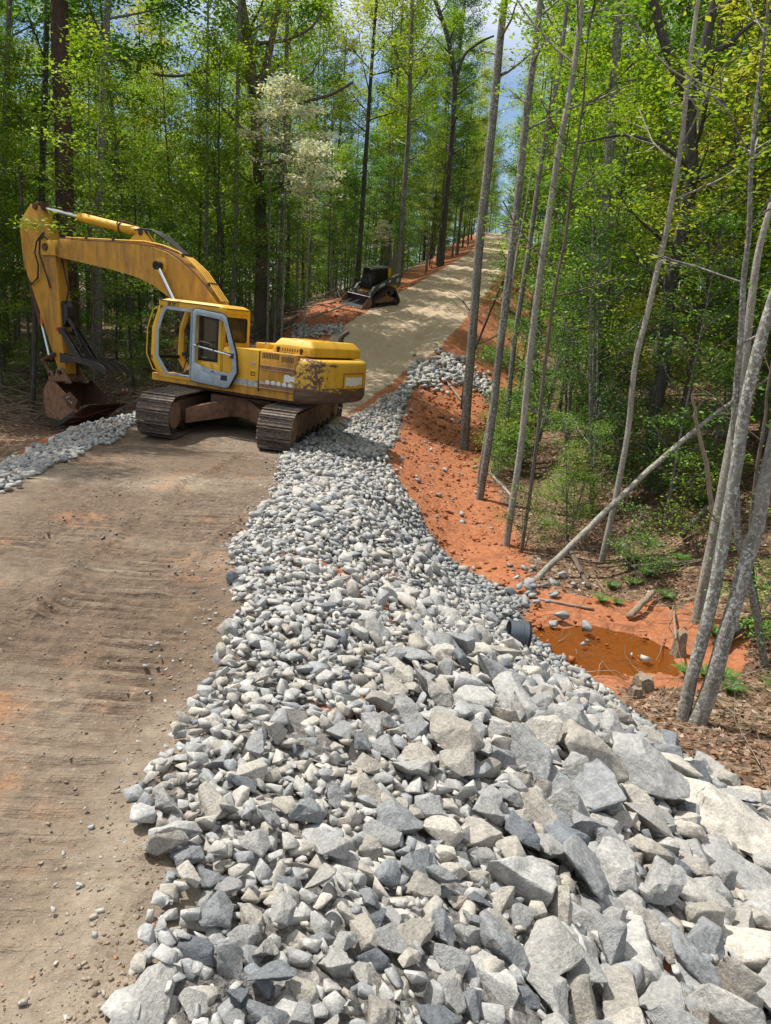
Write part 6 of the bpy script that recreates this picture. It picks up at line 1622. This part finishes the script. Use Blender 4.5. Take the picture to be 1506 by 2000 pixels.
hero('dark_tree', [(64, 878), (60, 820), (66, 740), (70, 640), (60, 540)], 22.6, [14, 12, 11, 9], 'bark_dark', 'dark stem with a bent foot left of the excavator bucket', None, None, 500, .09, 3, 12, base=.4, seed=23, spread=1.5)
for k_, (u, v, Y_) in enumerate([(562, 235, 30.5), (605, 350, 28.5), (745, 480, 44)]):
    p = at(u, v, Y_); zb = zt(p[0], p[1]); h = p[2] - zb
    plant(PR['dogwood'][0], p[0], p[1], max(.5, (h + 1.0) / 8), k_ * 2, ['white flowering dogwood, upper mass of blossom right of the forked oak', 'white flowering dogwood, lower spray of blossom right of the forked oak', 'small dogwood with few white blossoms behind the parked loader'][k_], 'flowering dogwoods')
# holly and bushes on the stream side
for k_, (x, y, s_) in enumerate([(4.3, 15.0, 1.0), (5.4, 17.0, 1.1), (3.6, 18.5, .9), (6.6, 15.5, 1.0), (4.9, 20.5, 1.2), (8.2, 18.0, 1.1), (3.9, 23.5, 1.0), (9.6, 14.2, 1.0), (11.5, 17, 1.2), (3.5, 13.6, .55), (7.6, 12.6, .8)]):
    plant(PR['holly'][k_ % 2], x, y, s_, k_ * 1.7, 'dense small leaved evergreen holly among the trees beyond the orange creek', 'small leaved hollies beyond the creek')
for k_, (x, y, s_) in enumerate([(4.1, 11.2, .7), (5.2, 11.8, .8), (5.0, 9.2, .75), (6.4, 10.2, .9), (4.9, 7.7, .45), (7.0, 8.2, .7), (8.6, 9.4, 1.)]):
    plant(PR['bush'][k_ % 2], x, y, s_, k_ * 2.1, 'low leafy bush beside the orange creek', 'low bushes beside the creek', 'bush')
for k_ in range(46):
    y = rf.uniform(13, 42); x = I(TOE, y) + rf.uniform(1.2, 9)
    plant(PR['bush'][k_ % 2], x, y, rf.uniform(.6, 1.2), k_ * 2.1, 'leafy bush under the trees right of the road', 'bushes under the trees right of the road', 'bush')
for k_ in range(60):
    y = rf.uniform(23, 60); x = I(XL, y) - ml(y) - rf.uniform(-.6, 14)
    plant(PR['bush'][k_ % 2], x, y, rf.uniform(.6, 1.3), k_ * 2.1, 'leafy bush under the trees left of the road', 'bushes under the trees left of the road', 'bush')
# trees just outside the frame on the left whose shade falls on the road
for k_, (x, y, s_, i_) in enumerate([(-12.8, 14.5, .9, 3), (-15.5, 20.0, 1.0, 2), (-13.0, 24.5, .8, 4), (-17, 27, 1.0, 0)]):
    plant(PR['tall'][i_], x, y, s_, k_, 'tall broadleaf tree at the far left whose shade falls on the road', 'shade trees at the far left')
# ------------------------------------------------------------------ leaf litter, sticks, ferns, fallen wood
rl = np.random.default_rng(123)
def litter(name, n, xf, size, seed):
    r = np.random.default_rng(seed); x, y = xf(r, n); z = zterr(x, y) + .006 + .015 * r.random(len(x))
    keep = masks(x, y)[1] < .6; x, y, z = x[keep], y[keep], z[keep]
    V, F = leaves_np(np.stack([x, y, z], -1), None, size, r, .6, .72, .35)
    tag(link(name, np_mesh(name, V, F, False, MT['dry_leaf']), forest_o), kind='stuff')
def right_near(r, n):
    y = 3.5 + 16 * r.random(n) ** 1.3; x = I(TOE, y) + (.70 * y + 3) * r.random(n) * .8 + .0; return x, y
def left_far(r, n):
    y = 21 + 30 * r.random(n); x = I(XL, y) - 1.5 - 16 * r.random(n) ** 1.2; return x, y
litter('fallen_leaves', 42000, right_near, .075, 1)
litter('fallen_leaves', 20000, left_far, .13, 2)
def twigs(name, n, xf, L0, L1, r0, seed, mat, parent, lift=.05):
    r = np.random.default_rng(seed); x, y = xf(r, n); parts = []
    for a, b in zip(x, y):
        if a < I(TOE, b) + .1 and b > 6 and a > I(XR, b): continue
        L = r.uniform(L0, L1); az = r.uniform(0, 6.28); k = 4
        P = limb_path([a, b, 0], az, r.normal(0, .10), L, r, k, .1, .35); P[:, 2] += zterr(P[:, 0], P[:, 1]) + r.uniform(.0, lift)
        parts.append(tube_np(P, np.linspace(r0, r0 * .35, k) * r.uniform(.5, 1.4), 3))
    tag(link(name, np_mesh(name, *join_arr(parts), True, MT[mat]), parent), kind='stuff')
twigs('fallen_twigs', 900, right_near, .3, 1.3, .007, 3, 'twig', forest_o, .12)
twigs('fallen_twigs', 700, left_far, .6, 2.6, .016, 4, 'twig', forest_o, .35)
def brush_left(r, n):
    y = r.uniform(21, 27, n); x = -6.5 - (y - 21) * .1 - 7 * r.random(n); return x, y
twigs('fallen_twigs', 420, brush_left, .8, 3.2, .016, 5, 'dead_wood', forest_o, .45)
# leaning pole and logs, each a thing
def log_obj(name, pts, radii, mat, label, group=None, cat='log', k=10, seg=5):
    P = np.array(pts, float); b0 = P[0].copy(); Q, R2 = smooth_path(P - b0, radii, seg)
    Q[1:-1] += (rl.random((len(Q) - 2, 3)) - .5) * np.mean(radii) * .35
    o = link(name, np_mesh(name, *tube_np(Q, R2, k), True, MT[mat])); bm = bmesh.new(); bm.from_mesh(o.data); bmesh.ops.holes_fill(bm, edges=[e for e in bm.edges if e.is_boundary], sides=0); bm.to_mesh(o.data); bm.free()
    o.location = b0.tolist(); return tag(o, label, cat, group)
PL = [(1035, 1143, 11.4), (1118, 1062, 11.7), (1200, 983, 12.0), (1270, 915, 12.4), (1340, 855, 12.8), (1420, 790, 13.3), (1520, 728, 13.9)]
log_obj('leaning_pole', [at(u, v, Y) for u, v, Y in PL], [pxr(14, 11.5), pxr(13, 11.6), pxr(12, 12), pxr(11, 12.4), pxr(10, 13), pxr(8, 13.3), pxr(5, 14)], 'bark_pale', 'long pale dead trunk leaning up to the right from the orange creek bank')
def ground_log(u0, v0, u1, v1, px, mat, label, lift0=.0, lift1=.0, group=None, name='log'):
    a, b = hit(u0, v0), hit(u1, v1); r_ = pxr(px, a[1]); a = a + np.array([0, 0, r_ * .7 + lift0]); b = b + np.array([0, 0, r_ * .7 + lift1])
    return log_obj(name, [a, a * .66 + b * .34, a * .33 + b * .67, b], [r_, r_ * .97, r_ * .9, r_ * .8], mat, label, group, seg=3)
ground_log(1228, 1212, 1272, 1175, 15, 'dead_wood', 'short sawn pale log lying at the far edge of the orange creek', .02, .12)
ground_log(1050, 1172, 1160, 1192, 7, 'twig', 'thin brown stick lying along the far edge of the orange creek')
ground_log(1316, 1195, 1312, 1290, 5, 'twig', 'thin upright stick in the mud right of the creek', 0, .3)
ground_log(1225, 1115, 1420, 1105, 8, 'bark_brown', 'long dark fallen trunk lying among the ferns behind the creek', .05, .1)
ground_log(1105, 1075, 1150, 1150, 10, 'bark_brown', 'short mossy root log below the curved slim tree', .1, .0)
ground_log(1330, 1060, 1425, 985, 14, 'bark_dark', 'thick dark fallen log leaning in the shade behind the creek', .1, .45)
ground_log(1395, 1280, 1470, 1225, 22, 'bark_dark', 'thick rotten dark log behind the leaning pair of trunks', .1, .1)
ground_log(1330, 800, 1420, 812, 9, 'dead_wood', 'pale fallen pole in the woods right of the gnarled tree', .2, .1)
ground_log(955, 925, 1010, 985, 6, 'bark_pale', 'pale thin fallen stick on the orange slope below the slim row', .02, .02)
ground_log(870, 745, 905, 790, 4, 'twig', 'small twig lying on the upper orange bank', .03, .02)
for i, (a_, b_, c_, d_, w_) in enumerate([(540, 655, 640, 618, 5), (560, 612, 655, 600, 4), (330, 705, 180, 712, 6), (20, 690, 240, 722, 6), (10, 740, 90, 700, 6), (170, 760, 260, 735, 5), (255, 660, 300, 700, 5), (580, 640, 672, 606, 4)]):
    ground_log(a_, b_, c_, d_, w_, 'dead_wood', ['pale fallen pole left of the loader, nearest the road', 'grey fallen pole in the leaf litter behind the nearest one left of the loader', 'pale fallen branch behind the excavator thumb', 'long fallen branch behind the excavator stick', 'fallen branch at the far left behind the dark bent stem', 'fallen branch seen under the thumb of the excavator', 'short leaning dead branch just left of the cab', 'thin pole lying towards the loader bucket'][i], .08, .2, name='fallen_branch')
# two weathered stumps by the creek
def stump(u, v, w, h, label):
    p = hit(u, v); r_ = pxr(w, p[1]); bm = BM(); n_ = 18; R0 = []
    for j, (zz, kk) in enumerate(((-.05, 1.25), (.04, 1.05), (.12, .98), (h * .7, .94), (h, .9))):
        R0.append([bm.verts.new((r_ * kk * (1 + .14 * math.sin(5 * a) + (.2 * math.sin(3 * a + 1) if j < 2 else 0)) * math.cos(a), r_ * kk * (1 + .14 * math.sin(5 * a)) * math.sin(a), zz + (.10 * h * math.sin(4 * a + 1) + .07 * math.sin(9 * a) * h if j == 4 else 0))) for a in [k * math.tau / n_ for k in range(n_)]])
    for A, B in zip(R0[:-1], R0[1:]):
        for k in range(n_): bm.faces.new([A[k], A[(k + 1) % n_], B[(k + 1) % n_], B[k]])
    bm.faces.new(R0[-1]); o = fin(bm, 'stump', MT['dead_wood']); o.location = p.tolist(); tag(o, label, 'stump')
stump(1325, 1275, 26, .30, 'broken grey stump standing at the right end of the orange creek')
stump(1255, 1345, 40, .16, 'low pale weathered root stump on the near side of the creek')
stump(1240, 1360, 26, .10, 'small root knot against the low weathered stump')
# ferns
def fern(x, y, s, seed, label, group):
    r = np.random.default_rng(seed); parts = []
    for k in range(9):
        az = k * .7 + r.uniform(-.2, .2); L = s * r.uniform(.7, 1.1); Q = limb_path([0, 0, 0], az, rad(65), L, r, 9, -1.5, .05)
        side = np.array([-math.sin(az), math.cos(az), 0])
        for i in range(1, 9):
            w = L * .20 * math.sin(math.pi * min(1, i / 8.5)) + .006; d = Q[i] - Q[i - 1]; d /= np.linalg.norm(d)
            for sg in (-1, 1):
                for f in (0, .5):
                    c = Q[i - 1] * (1 - f) + Q[i] * f; t = c + sg * side * w + d * w * .4 - np.array([0, 0, w * .25])
                    parts.append((np.stack([c - d * .012 * s * 2, c + d * .012 * s * 2, t + d * .004, t - d * .004]), np.array([[0, 1, 2, 3]])))
    V, F = join_arr(parts); o = link('fern', np_mesh('fern', V, F, False, MT['leaf_fern'])); o.location = (x, y, zt(x, y)); tag(o, label, 'fern', group)
for i, (u, v, s_) in enumerate([(1175, 1178, .22), (1205, 1180, .15), (1232, 1100, .4), (1262, 1128, .3), (1330, 1100, .3), (1395, 1245, .35), (1340, 1320, .28), (1375, 1322, .22), (1418, 1325, .22), (1425, 1355, .3), (1300, 1170, .25), (1235, 1145, .25), (1365, 990, .5), (1410, 1000, .4), (1450, 1080, .4), (1195, 1150, .2)]):
    p = hit(u, v); fern(p[0], p[1], s_, i, 'bright green fern on the damp ground around the orange creek', 'ferns around the creek')
# saplings and sprays of fresh leaves near the road edge
for i, (u, v, h_) in enumerate([(985, 560, 1.3), (1000, 690, 1.0), (1440, 560, 2.4)]):
    p = hit(u, v + 40); 
    plant(PR['bush'][1], p[0], p[1], h_, i * 2., 'small yellow green sapling ' + ['beside the second slim trunk near the upper road', 'on the orange bank between the slim trunks', 'in the woods at the right edge'][i], None, 'sapling')
for i in range(26):
    y = rl.uniform(12.5, 30); x = I(TOE, y) + rl.uniform(.3, 2.0)
    plant(PR['bush'][i % 2], x, y, rl.uniform(.35, .8), i, 'low green sprout at the foot of the orange bank', 'sprouts along the foot of the orange bank', 'bush')

# ------------------------------------------------------------------ labels: say where each of the look-alike trees stands
def screen_u(p):
    q = np.array(p) - CAM; d = float(q @ FW); return (753 + F_PX * float(q @ RT) / d, 1000 - F_PX * float(q @ UP) / d) if d > .1 else (9999, 9999)
def where(u, v):
    for lim, nm in ((-1, 'outside the left edge'), (150, 'behind the excavator stick'), (300, 'behind the excavator boom'), (430, 'behind the excavator cab'), (560, 'around the forked oak'), (690, 'between forked oak and loader'),
                    (790, 'behind the loader'), (930, 'left of the upper road'), (1010, 'at the top of the road'), (1110, 'behind the slim grey row'), (1230, 'behind the pale crooked tree'), (1370, 'around the gnarled tree'), (1507, 'by the right edge')):
        if u < lim: return nm
    return 'outside the right edge'
LOOK = {}
for kind, words in (('tall', ['grey barked tall fresh green tree', 'brown barked tall fresh green tree', 'tall grey darker green tree', 'dark barked tall yellowish tree', 'slim shorter fresh green tree']),
                    ('pine', ['tall dark needled pine', 'small dark needled pine']), ('under', ['low layered green tree', 'thin low tree with bright leaves', 'low tree with tiny dark leaves', 'tall thin understory tree']),
                    ('pole', ['thin grey pole tree', 'thin dark pole tree', 'thin pale pole tree']), ('mid', ['bushy grey stemmed green tree', 'bushy dark stemmed bright tree', 'bushy brown stemmed yellowish tree']),
                    ('holly', ['larger dense holly', 'small dense holly']), ('bush', ['green leafy bush', 'loose bright leafy bush'])):
    for P_, w_ in zip(PR[kind], words): LOOK[P_['trunk'].name] = w_
bucket_ = {}
for o in list(COL.objects):
    if o.type != 'EMPTY' or 'group' not in o or not o.children: continue
    tr_ = [c for c in o.children if c.data and c.data.name in LOOK]
    if not tr_: continue
    u, v = screen_u(o.location); y = o.location.y
    dist = 'nearest' if y < 24 else 'near' if y < 34 else 'middle distance' if y < 60 else 'far'
    key = '%s %s, %s' % (LOOK[tr_[0].data.name], where(u, v), dist)
    bucket_.setdefault(key, []).append((u, o))
for key, L in bucket_.items():
    L.sort(key=lambda a: a[0]); n_ = len(L)
    for i, (u, o) in enumerate(L):
        pre = '' if n_ == 1 else (['left ', 'right '][i] if n_ == 2 else (['leftmost ', 'middle ', 'rightmost '][i] if n_ == 3 else ('leftmost ' if i == 0 else 'rightmost ' if i == n_ - 1 else '')))
        lb = (pre + key)
        o['label'] = lb if len(lb.split()) <= 15 else lb.replace('middle distance', 'mid')
        if n_ > 3 and 0 < i < n_ - 1: o['group'] = key
print('objects', len(COL.objects), 'labels', len(bucket_))
